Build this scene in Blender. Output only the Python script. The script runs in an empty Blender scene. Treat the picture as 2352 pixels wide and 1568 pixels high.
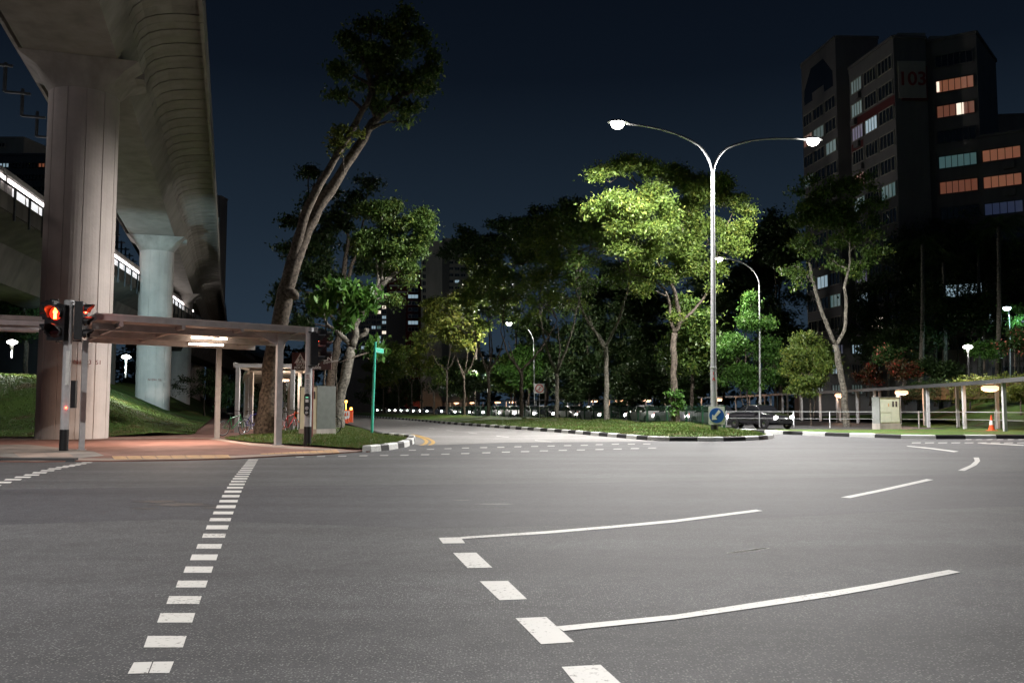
import bpy, math, random
import numpy as np
from mathutils import Vector, Matrix
R = math.radians
random.seed(7)
rng = np.random.default_rng(11)
sc = bpy.context.scene
col = sc.collection

# ------------------------------------------------------------------ camera
HC, HZ, F = 1.3, 935.0, 2000.0          # eye height, horizon row, focal length (2352-px-wide frame)
PITCH = math.atan((HZ - 784) / F)
cam = bpy.data.objects.new('camera', bpy.data.cameras.new('camera'))
col.objects.link(cam)
cam.location = (0, 0, HC)
cam.rotation_euler = (math.pi / 2 + PITCH, 0, 0)
cam.data.sensor_width = 36
cam.data.lens = 36 * F / 2352
cam.data.clip_end = 6000
sc.camera = cam

# ------------------------------------------------------------------ world, moon-weak sun, exposure
SKY_STR, SUN_STR = 0.15, 0.012
w = bpy.data.worlds.new('World'); sc.world = w; w.use_nodes = True
nt = w.node_tree
bg = nt.nodes['Background']
sky = nt.nodes.new('ShaderNodeTexSky'); sky.sky_type = 'NISHITA'; sky.sun_disc = False
sky.sun_elevation = R(-7); sky.sun_rotation = R(-60); sky.dust_density = 2.0; sky.ozone_density = 3.0
mixc = nt.nodes.new('ShaderNodeMix'); mixc.data_type = 'RGBA'; mixc.blend_type = 'MULTIPLY'
mixc.inputs[0].default_value = 1.0
nt.links.new(sky.outputs[0], mixc.inputs[6]); mixc.inputs[7].default_value = (1.0, 0.95, 1.0, 1)
glow = nt.nodes.new('ShaderNodeMix'); glow.data_type = 'RGBA'; glow.blend_type = 'ADD'; glow.inputs[0].default_value = 1.0
nt.links.new(mixc.outputs[2], glow.inputs[6])
# city glow low over the horizon
tc = nt.nodes.new('ShaderNodeTexCoord'); sx = nt.nodes.new('ShaderNodeSeparateXYZ')
nt.links.new(tc.outputs['Generated'], sx.inputs[0])
rmp = nt.nodes.new('ShaderNodeValToRGB')
els = rmp.color_ramp.elements
els[0].position = 0.0; els[0].color = (0.175, 0.30, 0.46, 1)
els[1].position = 0.60; els[1].color = (0.008, 0.013, 0.030, 1)
e = els.new(0.20); e.color = (0.078, 0.138, 0.225, 1)
e = els.new(0.36); e.color = (0.026, 0.047, 0.088, 1)
nt.links.new(sx.outputs['Z'], rmp.inputs[0])
nt.links.new(rmp.outputs[0], glow.inputs[7])
nt.links.new(glow.outputs[2], bg.inputs[0])
bg.inputs[1].default_value = SKY_STR
sl = bpy.data.lights.new('moon', 'SUN'); sl.energy = SUN_STR; sl.angle = R(0.5); sl.color = (0.8, 0.88, 1)
so = bpy.data.objects.new('moon', sl); col.objects.link(so); so.rotation_euler = (R(40), 0, R(-60))
sc.view_settings.view_transform = 'Standard'; sc.view_settings.look = 'None'
sc.view_settings.exposure = 0; sc.view_settings.gamma = 1
sc.cycles.use_light_tree = True
sc.cycles.max_bounces = 4; sc.cycles.diffuse_bounces = 2; sc.cycles.glossy_bounces = 2
sc.cycles.transmission_bounces = 4; sc.cycles.transparent_max_bounces = 6
sc.cycles.sample_clamp_indirect = 4.0
sc.cycles.caustics_reflective = False; sc.cycles.caustics_refractive = False

# ------------------------------------------------------------------ pixel <-> place
cp, sp_ = math.cos(PITCH), math.sin(PITCH)
def slopes(x, y):
    u, v = (x - 1176) / F, (784 - y) / F
    Y = cp - sp_ * v; Z = sp_ + cp * v
    return u / Y, Z / Y
def W(x, y, Y):                     # point seen at pixel (x,y) at depth Y
    a, b = slopes(x, y)
    return Vector((a * Y, Y, HC + b * Y))
def G(x, y, z=0.0):                 # point seen at pixel (x,y) on the level z
    a, b = slopes(x, y)
    Y = (z - HC) / b
    return Vector((a * Y, Y, z))
def zc(ox, oy, s):                  # coordinates of an enlarged crop -> frame pixels
    return lambda X, Y: ((ox + X / s) / 1.7415, (oy + Y / s) / 1.7415)
z1 = zc(400, 1800, 1.684); z2 = zc(1700, 1900, 1.887); z3 = zc(2900, 1700, 1.967)
z4 = zc(1600, 1300, 2.352); z5 = zc(2500, 1300, 2.614); z6 = zc(3200, 1200, 2.24)
z7 = zc(3100, 0, 1.742); zl = zc(0, 1720, 3.36); zb = zc(800, 1200, 2.24); zt = zc(1000, 700, 1.96)

# ------------------------------------------------------------------ materials
MATS = {}
def nodes_of(name):
    m = bpy.data.materials.new(name); m.use_nodes = True
    return m, m.node_tree, m.node_tree.nodes['Principled BSDF']
def mat(name, c, rough=0.6, metal=0.0, var=0.12, scale=6.0, bump=0.0, bscale=40.0, spec=0.5, var2=None, coat=0.0):
    """plain paint/metal/concrete with a little procedural variation"""
    m, t, b = nodes_of(name)
    N = t.nodes; L = t.links
    co = N.new('ShaderNodeTexCoord')
    n = N.new('ShaderNodeTexNoise'); n.inputs['Scale'].default_value = scale; n.inputs['Detail'].default_value = 6
    L.new(co.outputs['Object'], n.inputs['Vector'])
    r = N.new('ShaderNodeValToRGB')
    lo = tuple(max(0, k * (1 - var)) for k in c); hi = tuple(min(1, k * (1 + var)) for k in c)
    if var2: lo = var2
    r.color_ramp.elements[0].position = 0.35; r.color_ramp.elements[1].position = 0.68
    r.color_ramp.elements[0].color = (*lo, 1); r.color_ramp.elements[1].color = (*hi, 1)
    L.new(n.outputs[0], r.inputs[0]); L.new(r.outputs[0], b.inputs['Base Color'])
    b.inputs['Roughness'].default_value = rough; b.inputs['Metallic'].default_value = metal
    b.inputs['Specular IOR Level'].default_value = spec
    b.inputs['Coat Weight'].default_value = coat
    if bump:
        n2 = N.new('ShaderNodeTexNoise'); n2.inputs['Scale'].default_value = bscale; n2.inputs['Detail'].default_value = 5
        L.new(co.outputs['Object'], n2.inputs['Vector'])
        bp = N.new('ShaderNodeBump'); bp.inputs['Strength'].default_value = bump; bp.inputs['Distance'].default_value = 0.02
        L.new(n2.outputs[0], bp.inputs['Height']); L.new(bp.outputs[0], b.inputs['Normal'])
    MATS[name] = m
    return m
def emit(name, c, s, base=(0.8, 0.8, 0.8)):
    m, t, b = nodes_of(name)
    b.inputs['Base Color'].default_value = (*base, 1)
    b.inputs['Emission Color'].default_value = (*c, 1); b.inputs['Emission Strength'].default_value = s
    MATS[name] = m
    return m

def asphalt(name, dark, light, speck, patch=0.25):
    m, t, b = nodes_of(name); N = t.nodes; L = t.links
    co = N.new('ShaderNodeTexCoord')
    def noise(sc_, det=3, rough=0.5):
        n = N.new('ShaderNodeTexNoise'); n.inputs['Scale'].default_value = sc_; n.inputs['Detail'].default_value = det
        n.inputs['Roughness'].default_value = rough
        L.new(co.outputs['Object'], n.inputs['Vector']); return n
    big = noise(0.35, 5); mid = noise(4, 4); fine = noise(75, 3, 0.7)
    vo = N.new('ShaderNodeTexVoronoi'); vo.inputs['Scale'].default_value = 62
    L.new(co.outputs['Object'], vo.inputs['Vector'])
    sepc = N.new('ShaderNodeSeparateColor'); L.new(vo.outputs['Color'], sepc.inputs[0])
    r = N.new('ShaderNodeValToRGB'); r.color_ramp.elements[0].position = 0.3; r.color_ramp.elements[1].position = 0.72
    r.color_ramp.elements[0].color = (*dark, 1); r.color_ramp.elements[1].color = (*light, 1)
    L.new(fine.outputs[0], r.inputs[0])
    m1 = N.new('ShaderNodeMix'); m1.data_type = 'RGBA'; m1.blend_type = 'MULTIPLY'; m1.inputs[0].default_value = 1
    rr = N.new('ShaderNodeMapRange'); rr.inputs[1].default_value = 0.3; rr.inputs[2].default_value = 0.7
    rr.inputs[3].default_value = 1 - patch; rr.inputs[4].default_value = 1 + patch
    L.new(big.outputs[0], rr.inputs[0])
    rr2 = N.new('ShaderNodeMapRange'); rr2.inputs[1].default_value = 0.3; rr2.inputs[2].default_value = 0.7
    rr2.inputs[3].default_value = 0.80; rr2.inputs[4].default_value = 1.18
    L.new(mid.outputs[0], rr2.inputs[0])
    mm = N.new('ShaderNodeMath'); mm.operation = 'MULTIPLY'; L.new(rr.outputs[0], mm.inputs[0]); L.new(rr2.outputs[0], mm.inputs[1])
    L.new(r.outputs[0], m1.inputs[6]); L.new(mm.outputs[0], m1.inputs[7])
    # light aggregate stones showing in the worn surface
    st = N.new('ShaderNodeMath'); st.operation = 'GREATER_THAN'; st.inputs[1].default_value = 0.50
    L.new(sepc.outputs[0], st.inputs[0])
    d = N.new('ShaderNodeMath'); d.operation = 'LESS_THAN'; d.inputs[1].default_value = 0.34; L.new(vo.outputs['Distance'], d.inputs[0])
    sm = N.new('ShaderNodeMath'); sm.operation = 'MULTIPLY'; L.new(st.outputs[0], sm.inputs[0]); L.new(d.outputs[0], sm.inputs[1])
    m2 = N.new('ShaderNodeMix'); m2.data_type = 'RGBA'
    L.new(sm.outputs[0], m2.inputs[0]); L.new(m1.outputs[2], m2.inputs[6]); m2.inputs[7].default_value = (*speck, 1)
    # long hairline cracks and stains, stretched along the road
    mp = N.new('ShaderNodeMapping'); mp.inputs['Scale'].default_value = (0.05, 0.5, 1); mp.inputs['Rotation'].default_value = (0, 0, R(4))
    L.new(co.outputs['Object'], mp.inputs['Vector'])
    st2 = N.new('ShaderNodeTexNoise'); st2.inputs['Scale'].default_value = 2.2; st2.inputs['Detail'].default_value = 7
    L.new(mp.outputs[0], st2.inputs['Vector'])
    r3 = N.new('ShaderNodeMapRange'); r3.inputs[1].default_value = 0.36; r3.inputs[2].default_value = 0.6
    r3.inputs[3].default_value = 0.76; r3.inputs[4].default_value = 1.08; L.new(st2.outputs[0], r3.inputs[0])
    m3 = N.new('ShaderNodeMix'); m3.data_type = 'RGBA'; m3.blend_type = 'MULTIPLY'; m3.inputs[0].default_value = 1
    L.new(m2.outputs[2], m3.inputs[6]); L.new(r3.outputs[0], m3.inputs[7])
    L.new(m3.outputs[2], b.inputs['Base Color'])
    b.inputs['Roughness'].default_value = 0.72
    b.inputs['Specular IOR Level'].default_value = 0.45
    bp = N.new('ShaderNodeBump'); bp.inputs['Strength'].default_value = 0.55; bp.inputs['Distance'].default_value = 0.012
    L.new(fine.outputs[0], bp.inputs['Height']); L.new(bp.outputs[0], b.inputs['Normal'])
    MATS[name] = m; return m
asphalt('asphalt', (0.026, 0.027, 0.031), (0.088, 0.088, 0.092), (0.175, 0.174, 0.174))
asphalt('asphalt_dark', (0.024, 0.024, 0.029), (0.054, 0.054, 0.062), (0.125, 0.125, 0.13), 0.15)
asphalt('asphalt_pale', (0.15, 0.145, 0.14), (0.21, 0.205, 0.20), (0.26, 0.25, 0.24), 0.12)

def paint(name, c, wear=0.35):
    m, t, b = nodes_of(name); N = t.nodes; L = t.links
    co = N.new('ShaderNodeTexCoord')
    n = N.new('ShaderNodeTexNoise'); n.inputs['Scale'].default_value = 28; n.inputs['Detail'].default_value = 8; n.inputs['Roughness'].default_value = 0.72
    L.new(co.outputs['Object'], n.inputs['Vector'])
    n2 = N.new('ShaderNodeTexNoise'); n2.inputs['Scale'].default_value = 1.6; n2.inputs['Detail'].default_value = 4
    L.new(co.outputs['Object'], n2.inputs['Vector'])
    a = N.new('ShaderNodeMath'); a.operation = 'MULTIPLY_ADD'; a.inputs[1].default_value = 0.35; L.new(n2.outputs[0], a.inputs[0]); L.new(n.outputs[0], a.inputs[2])
    r = N.new('ShaderNodeValToRGB'); r.color_ramp.elements[0].position = wear + 0.08; r.color_ramp.elements[1].position = wear + 0.16
    r.color_ramp.elements[0].color = (c[0] * 0.28, c[1] * 0.27, c[2] * 0.26, 1); r.color_ramp.elements[1].color = (*c, 1)
    L.new(a.outputs[0], r.inputs[0]); L.new(r.outputs[0], b.inputs['Base Color']); b.inputs['Roughness'].default_value = 0.6
    MATS[name] = m; return m
paint('paint_white', (0.60, 0.59, 0.565), 0.45)
paint('paint_worn', (0.34, 0.335, 0.32), 0.46)
paint('paint_yellow', (0.42, 0.26, 0.075), 0.42)
paint('kerb_white', (0.62, 0.63, 0.61), 0.42)
paint('kerb_black', (0.022, 0.022, 0.024), 0.30)

def grassmat(name, c1, c2, c3):
    m, t, b = nodes_of(name); N = t.nodes; L = t.links
    co = N.new('ShaderNodeTexCoord')
    n = N.new('ShaderNodeTexNoise'); n.inputs['Scale'].default_value = 0.55; n.inputs['Detail'].default_value = 6
    f = N.new('ShaderNodeTexNoise'); f.inputs['Scale'].default_value = 22; f.inputs['Detail'].default_value = 5; f.inputs['Roughness'].default_value = 0.75
    for q in (n, f): L.new(co.outputs['Object'], q.inputs['Vector'])
    r = N.new('ShaderNodeValToRGB')
    r.color_ramp.elements[0].position = 0.36; r.color_ramp.elements[0].color = (*c3, 1)
    r.color_ramp.elements[1].position = 0.62; r.color_ramp.elements[1].color = (*c2, 1)
    e = r.color_ramp.elements.new(0.47); e.color = (*c1, 1)
    L.new(n.outputs[0], r.inputs[0])
    mr = N.new('ShaderNodeMapRange'); mr.inputs[1].default_value = 0.3; mr.inputs[2].default_value = 0.7; mr.inputs[3].default_value = 0.35; mr.inputs[4].default_value = 1.5
    L.new(f.outputs[0], mr.inputs[0])
    mx = N.new('ShaderNodeMix'); mx.data_type = 'RGBA'; mx.blend_type = 'MULTIPLY'; mx.inputs[0].default_value = 1
    L.new(r.outputs[0], mx.inputs[6]); L.new(mr.outputs[0], mx.inputs[7]); L.new(mx.outputs[2], b.inputs['Base Color'])
    b.inputs['Roughness'].default_value = 0.8; b.inputs['Specular IOR Level'].default_value = 0.2
    bp = N.new('ShaderNodeBump'); bp.inputs['Strength'].default_value = 1.0; bp.inputs['Distance'].default_value = 0.08
    L.new(f.outputs[0], bp.inputs['Height']); L.new(bp.outputs[0], b.inputs['Normal'])
    MATS[name] = m; return m
grassmat('grass', (0.060, 0.115, 0.020), (0.085, 0.15, 0.028), (0.105, 0.085, 0.030))
grassmat('grass_dark', (0.028, 0.05, 0.014), (0.04, 0.07, 0.018), (0.05, 0.04, 0.02))
grassmat('hedge_brown', (0.085, 0.055, 0.025), (0.07, 0.08, 0.025), (0.12, 0.07, 0.03))

def leafmat(name, c1, c2, c3=None, trans=0.35, rough=0.5):
    m, t, b = nodes_of(name); N = t.nodes; L = t.links
    g = N.new('ShaderNodeNewGeometry')
    co = N.new('ShaderNodeTexCoord')
    n = N.new('ShaderNodeTexNoise'); n.inputs['Scale'].default_value = 0.9; n.inputs['Detail'].default_value = 3
    L.new(co.outputs['Object'], n.inputs['Vector'])
    a = N.new('ShaderNodeMath'); a.operation = 'MULTIPLY_ADD'; a.inputs[1].default_value = 0.55
    L.new(g.outputs['Random Per Island'], a.inputs[0]); 
    s = N.new('ShaderNodeMath'); s.operation = 'MULTIPLY'; s.inputs[1].default_value = 0.6; L.new(n.outputs[0], s.inputs[0]); L.new(s.outputs[0], a.inputs[2])
    r = N.new('ShaderNodeValToRGB')
    r.color_ramp.elements[0].position = 0.15; r.color_ramp.elements[0].color = (*c1, 1)
    r.color_ramp.elements[1].position = 0.75; r.color_ramp.elements[1].color = (*c2, 1)
    if c3: e = r.color_ramp.elements.new(0.82); e.color = (*c3, 1)
    L.new(a.outputs[0], r.inputs[0]); L.new(r.outputs[0], b.inputs['Base Color'])
    b.inputs['Roughness'].default_value = rough; b.inputs['Specular IOR Level'].default_value = 0.4
    tr = N.new('ShaderNodeBsdfTranslucent'); L.new(r.outputs[0], tr.inputs['Color'])
    ms = N.new('ShaderNodeMixShader'); ms.inputs[0].default_value = trans
    L.new(b.outputs[0], ms.inputs[1]); L.new(tr.outputs[0], ms.inputs[2])
    L.new(ms.outputs[0], N['Material Output'].inputs[0])
    MATS[name] = m; return m
leafmat('leaf_mid', (0.035, 0.075, 0.016), (0.075, 0.13, 0.025), (0.13, 0.17, 0.03))
leafmat('leaf_lime', (0.055, 0.105, 0.020), (0.13, 0.19, 0.035), (0.22, 0.25, 0.05))
leafmat('leaf_dark', (0.016, 0.034, 0.011), (0.03, 0.058, 0.015), (0.045, 0.06, 0.018))
leafmat('leaf_fresh', (0.04, 0.11, 0.022), (0.08, 0.19, 0.03), (0.12, 0.22, 0.04))
leafmat('leaf_yellow', (0.075, 0.11, 0.02), (0.15, 0.18, 0.03), (0.24, 0.22, 0.04))
leafmat('leaf_red', (0.03, 0.05, 0.015), (0.10, 0.03, 0.015), (0.35, 0.05, 0.03))
leafmat('leaf_flower', (0.03, 0.06, 0.015), (0.04, 0.09, 0.02), (0.55, 0.16, 0.12))
leafmat('grass_blade', (0.045, 0.085, 0.016), (0.09, 0.14, 0.028), (0.15, 0.11, 0.05), 0.25)
mat('bark', (0.085, 0.07, 0.056), 0.9, var=0.6, scale=9, bump=1.0, bscale=26, spec=0.2)
mat('bark_pale', (0.13, 0.12, 0.10), 0.9, var=0.6, scale=8, bump=1.0, bscale=22, spec=0.2)
mat('bark_dark', (0.05, 0.042, 0.034), 0.9, var=0.5, scale=9, bump=0.8, bscale=24, spec=0.2)

def concrete(name, c, streak=0.25):
    m, t, b = nodes_of(name); N = t.nodes; L = t.links
    co = N.new('ShaderNodeTexCoord')
    mp = N.new('ShaderNodeMapping'); mp.inputs['Scale'].default_value = (1.1, 1.1, 0.12); L.new(co.outputs['Object'], mp.inputs['Vector'])
    n = N.new('ShaderNodeTexNoise'); n.inputs['Scale'].default_value = 1.3; n.inputs['Detail'].default_value = 8; L.new(mp.outputs[0], n.inputs['Vector'])
    n2 = N.new('ShaderNodeTexNoise'); n2.inputs['Scale'].default_value = 0.7; n2.inputs['Detail'].default_value = 9; n2.inputs['Roughness'].default_value = 0.65; L.new(co.outputs['Object'], n2.inputs['Vector'])
    ad = N.new('ShaderNodeMath'); ad.operation = 'ADD'; L.new(n.outputs[0], ad.inputs[0]); L.new(n2.outputs[0], ad.inputs[1])
    mr = N.new('ShaderNodeMapRange'); mr.inputs[1].default_value = 0.75; mr.inputs[2].default_value = 1.25; mr.inputs[3].default_value = 1 - streak; mr.inputs[4].default_value = 1 + streak
    L.new(ad.outputs[0], mr.inputs[0])
    mx = N.new('ShaderNodeMix'); mx.data_type = 'RGBA'; mx.blend_type = 'MULTIPLY'; mx.inputs[0].default_value = 1; mx.inputs[6].default_value = (*c, 1)
    L.new(mr.outputs[0], mx.inputs[7]); L.new(mx.outputs[2], b.inputs['Base Color'])
    b.inputs['Roughness'].default_value = 0.85; b.inputs['Specular IOR Level'].default_value = 0.25
    n3 = N.new('ShaderNodeTexNoise'); n3.inputs['Scale'].default_value = 9; n3.inputs['Detail'].default_value = 8; L.new(co.outputs['Object'], n3.inputs['Vector'])
    bp = N.new('ShaderNodeBump'); bp.inputs['Strength'].default_value = 0.35; bp.inputs['Distance'].default_value = 0.02
    L.new(n3.outputs[0], bp.inputs['Height']); L.new(bp.outputs[0], b.inputs['Normal'])
    MATS[name] = m; return m
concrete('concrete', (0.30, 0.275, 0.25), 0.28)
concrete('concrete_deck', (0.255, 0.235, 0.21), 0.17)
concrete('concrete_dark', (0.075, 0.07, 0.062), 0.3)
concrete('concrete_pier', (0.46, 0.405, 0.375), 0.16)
concrete('concrete_path', (0.30, 0.235, 0.20), 0.25)
concrete('footpath_red', (0.20, 0.105, 0.085), 0.22)
concrete('footpath_grey', (0.22, 0.20, 0.185), 0.35)
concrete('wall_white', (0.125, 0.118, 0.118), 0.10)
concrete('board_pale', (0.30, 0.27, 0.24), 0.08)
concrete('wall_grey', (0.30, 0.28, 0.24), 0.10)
concrete('wall_red', (0.10, 0.024, 0.024), 0.10)
concrete('soil_wall', (0.16, 0.10, 0.07), 0.3)
mat('galv', (0.42, 0.43, 0.44), 0.42, 0.6, 0.12, 14)
mat('paint_grey', (0.46, 0.46, 0.47), 0.5, 0.0, 0.10, 5, 0.08)
mat('post_grey', (0.40, 0.39, 0.39), 0.5, 0.1, 0.12, 4)
mat('roof_sheet', (0.30, 0.285, 0.27), 0.6, 0.1, 0.15, 3)
mat('roof_edge', (0.52, 0.49, 0.48), 0.5, 0.0, 0.12, 5)
mat('dark_steel', (0.05, 0.055, 0.06), 0.5, 0.4, 0.2, 8)
mat('black_paint', (0.012, 0.012, 0.013), 0.45, 0, 0.2, 8)
mat('black_plastic', (0.016, 0.016, 0.018), 0.38, 0, 0.25, 9)
mat('oil', (0.022, 0.022, 0.024), 0.55)
mat('rubber', (0.012, 0.012, 0.012), 0.8)
mat('green_paint', (0.03, 0.33, 0.23), 0.4, 0, 0.12, 8)
mat('green_fence', (0.008, 0.045, 0.02), 0.45, 0.2, 0.2, 8)
mat('sign_brown', (0.055, 0.013, 0.010), 0.5)
mat('pole_brown', (0.16, 0.045, 0.03), 0.5)
mat('white_paint', (0.68, 0.68, 0.66), 0.45, 0, 0.08, 7)
mat('cabinet', (0.56, 0.60, 0.50), 0.5, 0.0, 0.07, 3, 0.08)
mat('cabinet_trim', (0.10, 0.11, 0.10), 0.5)
mat('blue_sign', (0.01, 0.09, 0.38), 0.35, 0, 0.05)
mat('orange', (0.75, 0.09, 0.02), 0.5, 0, 0.1)
mat('red', (0.50, 0.02, 0.015), 0.45, 0, 0.1)
mat('red_letter', (0.20, 0.02, 0.015), 0.6)
mat('lens_dark', (0.02, 0.004, 0.004), 0.12)
mat('tactile', (0.60, 0.38, 0.20), 0.75, 0, 0.2, 4)
mat('glass_dark', (0.012, 0.014, 0.018), 0.08, 0, 0.1, 3, spec=0.8)
mat('glass_car', (0.01, 0.011, 0.013), 0.04, 0, 0.05, 3, spec=1.0)
mat('car_white', (0.62, 0.62, 0.62), 0.25, 0, 0.03, 3, coat=1.0)
mat('car_silver', (0.36, 0.37, 0.39), 0.28, 0.6, 0.04, 3, coat=1.0)
mat('car_black', (0.02, 0.02, 0.024), 0.22, 0.2, 0.04, 3, coat=1.0)
mat('chrome', (0.6, 0.6, 0.6), 0.15, 1.0, 0.05)
mat('frame_blue', (0.05, 0.04, 0.22), 0.35); mat('frame_red', (0.35, 0.02, 0.02), 0.35); mat('frame_green', (0.02, 0.16, 0.05), 0.35); mat('frame_orange', (0.7, 0.12, 0.02), 0.35)
emit('lamp_white', (1.0, 0.95, 0.88), 24)
emit('lamp_soft', (1.0, 0.97, 0.90), 12)
emit('lamp_blue', (0.62, 0.90, 1.0), 12)
emit('lamp_warm', (1.0, 0.52, 0.27), 2.6)
emit('tube_warm', (1.0, 0.74, 0.55), 14)
emit('headlight', (1.0, 0.98, 0.95), 45)
emit('win_orange', (1.0, 0.30, 0.12), 0.15)
emit('win_orange_dim', (1.0, 0.25, 0.09), 0.10)
emit('win_white', (1.0, 0.85, 0.68), 1.2)
emit('win_teal', (0.35, 0.85, 0.88), 0.075)
emit('win_teal_dim', (0.20, 0.55, 0.55), 0.07)
emit('win_cold', (0.60, 0.85, 1.0), .35)
emit('win_purple', (0.45, 0.35, 0.85), 0.09)
emit('win_blue', (0.04, 0.10, 0.55), 0.05)
emit('train_light', (0.95, 0.97, 1.0), 0.9)
emit('train_strip', (1.0, 0.92, 0.90), 6.0)
emit('red_man', (1.0, 0.10, 0.015), 30)
emit('red_lens', (1.0, 0.045, 0.01), 14)
emit('red_glow', (1.0, 0.03, 0.008), 2.2, (.3, .01, .01))
emit('tail_light', (1.0, 0.06, 0.02), 3)
emit('amber', (1.0, 0.30, 0.03), 9)
emit('led_green', (0.1, 0.9, 0.5), 1.2)

# ------------------------------------------------------------------ mesh builder
class MB:
    def __init__(s): s.v = []; s.f = []; s.mi = []
    def add(s, vs, fs, mi=0):
        o = len(s.v); s.v.extend([tuple(q) for q in vs])
        for f in fs: s.f.append(tuple(k + o for k in f)); s.mi.append(mi)
    def box(s, lo, hi, mi=0, M=None):
        x0, y0, z0 = lo; x1, y1, z1_ = hi
        vs = [Vector(q) for q in ((x0, y0, z0), (x1, y0, z0), (x1, y1, z0), (x0, y1, z0), (x0, y0, z1_), (x1, y0, z1_), (x1, y1, z1_), (x0, y1, z1_))]
        if M is not None: vs = [M @ q for q in vs]
        s.add(vs, [(3, 2, 1, 0), (4, 5, 6, 7), (0, 1, 5, 4), (1, 2, 6, 5), (2, 3, 7, 6), (3, 0, 4, 7)], mi)
    def cbox(s, c, d, mi=0, M=None):
        s.box([c[k] - d[k] / 2 for k in range(3)], [c[k] + d[k] / 2 for k in range(3)], mi, M)
    def bar(s, a, b, wd, ht, mi=0):           # rectangular bar from a to b
        a = Vector(a); b = Vector(b); d = (b - a); L = d.length
        if L < 1e-6: return
        d.normalize(); up = Vector((0, 0, 1)) if abs(d.z) < 0.95 else Vector((0, 1, 0))
        sd = d.cross(up).normalized(); u = sd.cross(d).normalized()
        vs = [p + sd * (i * wd / 2) + u * (j * ht / 2) for p in (a, b) for i, j in ((-1, -1), (1, -1), (1, 1), (-1, 1))]
        s.add(vs, [(0, 1, 2, 3), (7, 6, 5, 4), (0, 4, 5, 1), (1, 5, 6, 2), (2, 6, 7, 3), (3, 7, 4, 0)], mi)
    def tube(s, pts, rad, n=8, mi=0, jit=0.0, cap=True):
        pts = [Vector(p) for p in pts]
        if not hasattr(rad, '__len__'): rad = [rad] * len(pts)
        o = len(s.v); prev = None
        for i, p in enumerate(pts):
            d = (pts[min(i + 1, len(pts) - 1)] - pts[max(i - 1, 0)]).normalized()
            if prev is None:
                up = Vector((0, 0, 1)) if abs(d.z) < 0.9 else Vector((1, 0, 0))
                a = d.cross(up).normalized()
            else:
                a = (prev - d * prev.dot(d)).normalized()
            prev = a; b = d.cross(a)
            for k in range(n):
                t = 2 * math.pi * k / n; r = rad[i] * (1 + (random.uniform(-jit, jit) if jit else 0))
                s.v.append(tuple(p + a * (math.cos(t) * r) + b * (math.sin(t) * r)))
        for i in range(len(pts) - 1):
            for k in range(n):
                q = o + i * n; k2 = (k + 1) % n
                s.f.append((q + k, q + k2, q + n + k2, q + n + k)); s.mi.append(mi)
        if cap:
            s.f.append(tuple(o + k for k in reversed(range(n)))); s.mi.append(mi)
            e = o + (len(pts) - 1) * n
            s.f.append(tuple(e + k for k in range(n))); s.mi.append(mi)
    def ring(s, c, ax, R0, r, n=28, m=6, mi=0):      # torus about axis ax
        c = Vector(c); ax = Vector(ax).normalized()
        up = Vector((0, 0, 1)) if abs(ax.z) < 0.9 else Vector((1, 0, 0))
        a = ax.cross(up).normalized(); b = ax.cross(a); o = len(s.v)
        for i in range(n):
            t = 2 * math.pi * i / n; d = a * math.cos(t) + b * math.sin(t)
            for k in range(m):
                p = 2 * math.pi * k / m
                s.v.append(tuple(c + d * (R0 + r * math.cos(p)) + ax * (r * math.sin(p))))
        for i in range(n):
            for k in range(m):
                i2 = (i + 1) % n; k2 = (k + 1) % m
                s.f.append((o + i * m + k, o + i2 * m + k, o + i2 * m + k2, o + i * m + k2)); s.mi.append(mi)
    def lathe(s, c, prof, n=16, mi=0, ax=None):      # prof: (radius, height) about z through c
        c = Vector(c); o = len(s.v)
        M = Vector((0, 0, 1)).rotation_difference(Vector(ax)).to_matrix() if ax is not None else Matrix.Identity(3)
        for r, h in prof:
            for k in range(n):
                t = 2 * math.pi * k / n
                s.v.append(tuple(c + M @ Vector((r * math.cos(t), r * math.sin(t), h))))
        for i in range(len(prof) - 1):
            for k in range(n):
                k2 = (k + 1) % n
                s.f.append((o + i * n + k, o + i * n + k2, o + (i + 1) * n + k2, o + (i + 1) * n + k)); s.mi.append(mi)
        s.f.append(tuple(o + k for k in reversed(range(n)))); s.mi.append(mi)
        e = o + (len(prof) - 1) * n
        s.f.append(tuple(e + k for k in range(n))); s.mi.append(mi)
    def prism(s, poly, z0, z1_, mi=0, mi_top=None):   # poly: ccw (x,y)
        n = len(poly)
        if sum(poly[i][0] * poly[(i + 1) % n][1] - poly[(i + 1) % n][0] * poly[i][1] for i in range(n)) < 0: poly = poly[::-1]
        vs = [(p[0], p[1], z0) for p in poly] + [(p[0], p[1], z1_) for p in poly]
        s.add(vs, [(i, (i + 1) % n, n + (i + 1) % n, n + i) for i in range(n)] + [tuple(reversed(range(n)))], mi)
        s.add(vs, [tuple(range(n, 2 * n))], mi if mi_top is None else mi_top)
    def build(s, name, mats, parent=None, smooth=False, loc=None):
        me = bpy.data.meshes.new(name)
        me.from_pydata(s.v, [], s.f); 
        if not isinstance(mats, (list, tuple)): mats = [mats]
        for m in mats: me.materials.append(MATS[m] if isinstance(m, str) else m)
        if any(s.mi): me.polygons.foreach_set('material_index', s.mi)
        if smooth: me.polygons.foreach_set('use_smooth', [True] * len(me.polygons))
        me.update()
        o = bpy.data.objects.new(name, me); col.objects.link(o)
        if parent is not None: o.parent = parent
        if loc is not None: o.location = loc
        return o
def smooth_by_angle(o, ang=40):
    me = o.data
    me.polygons.foreach_set('use_smooth', [True] * len(me.polygons))
    try: me.set_sharp_from_angle(angle=R(ang))
    except Exception: pass
    return o
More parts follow.
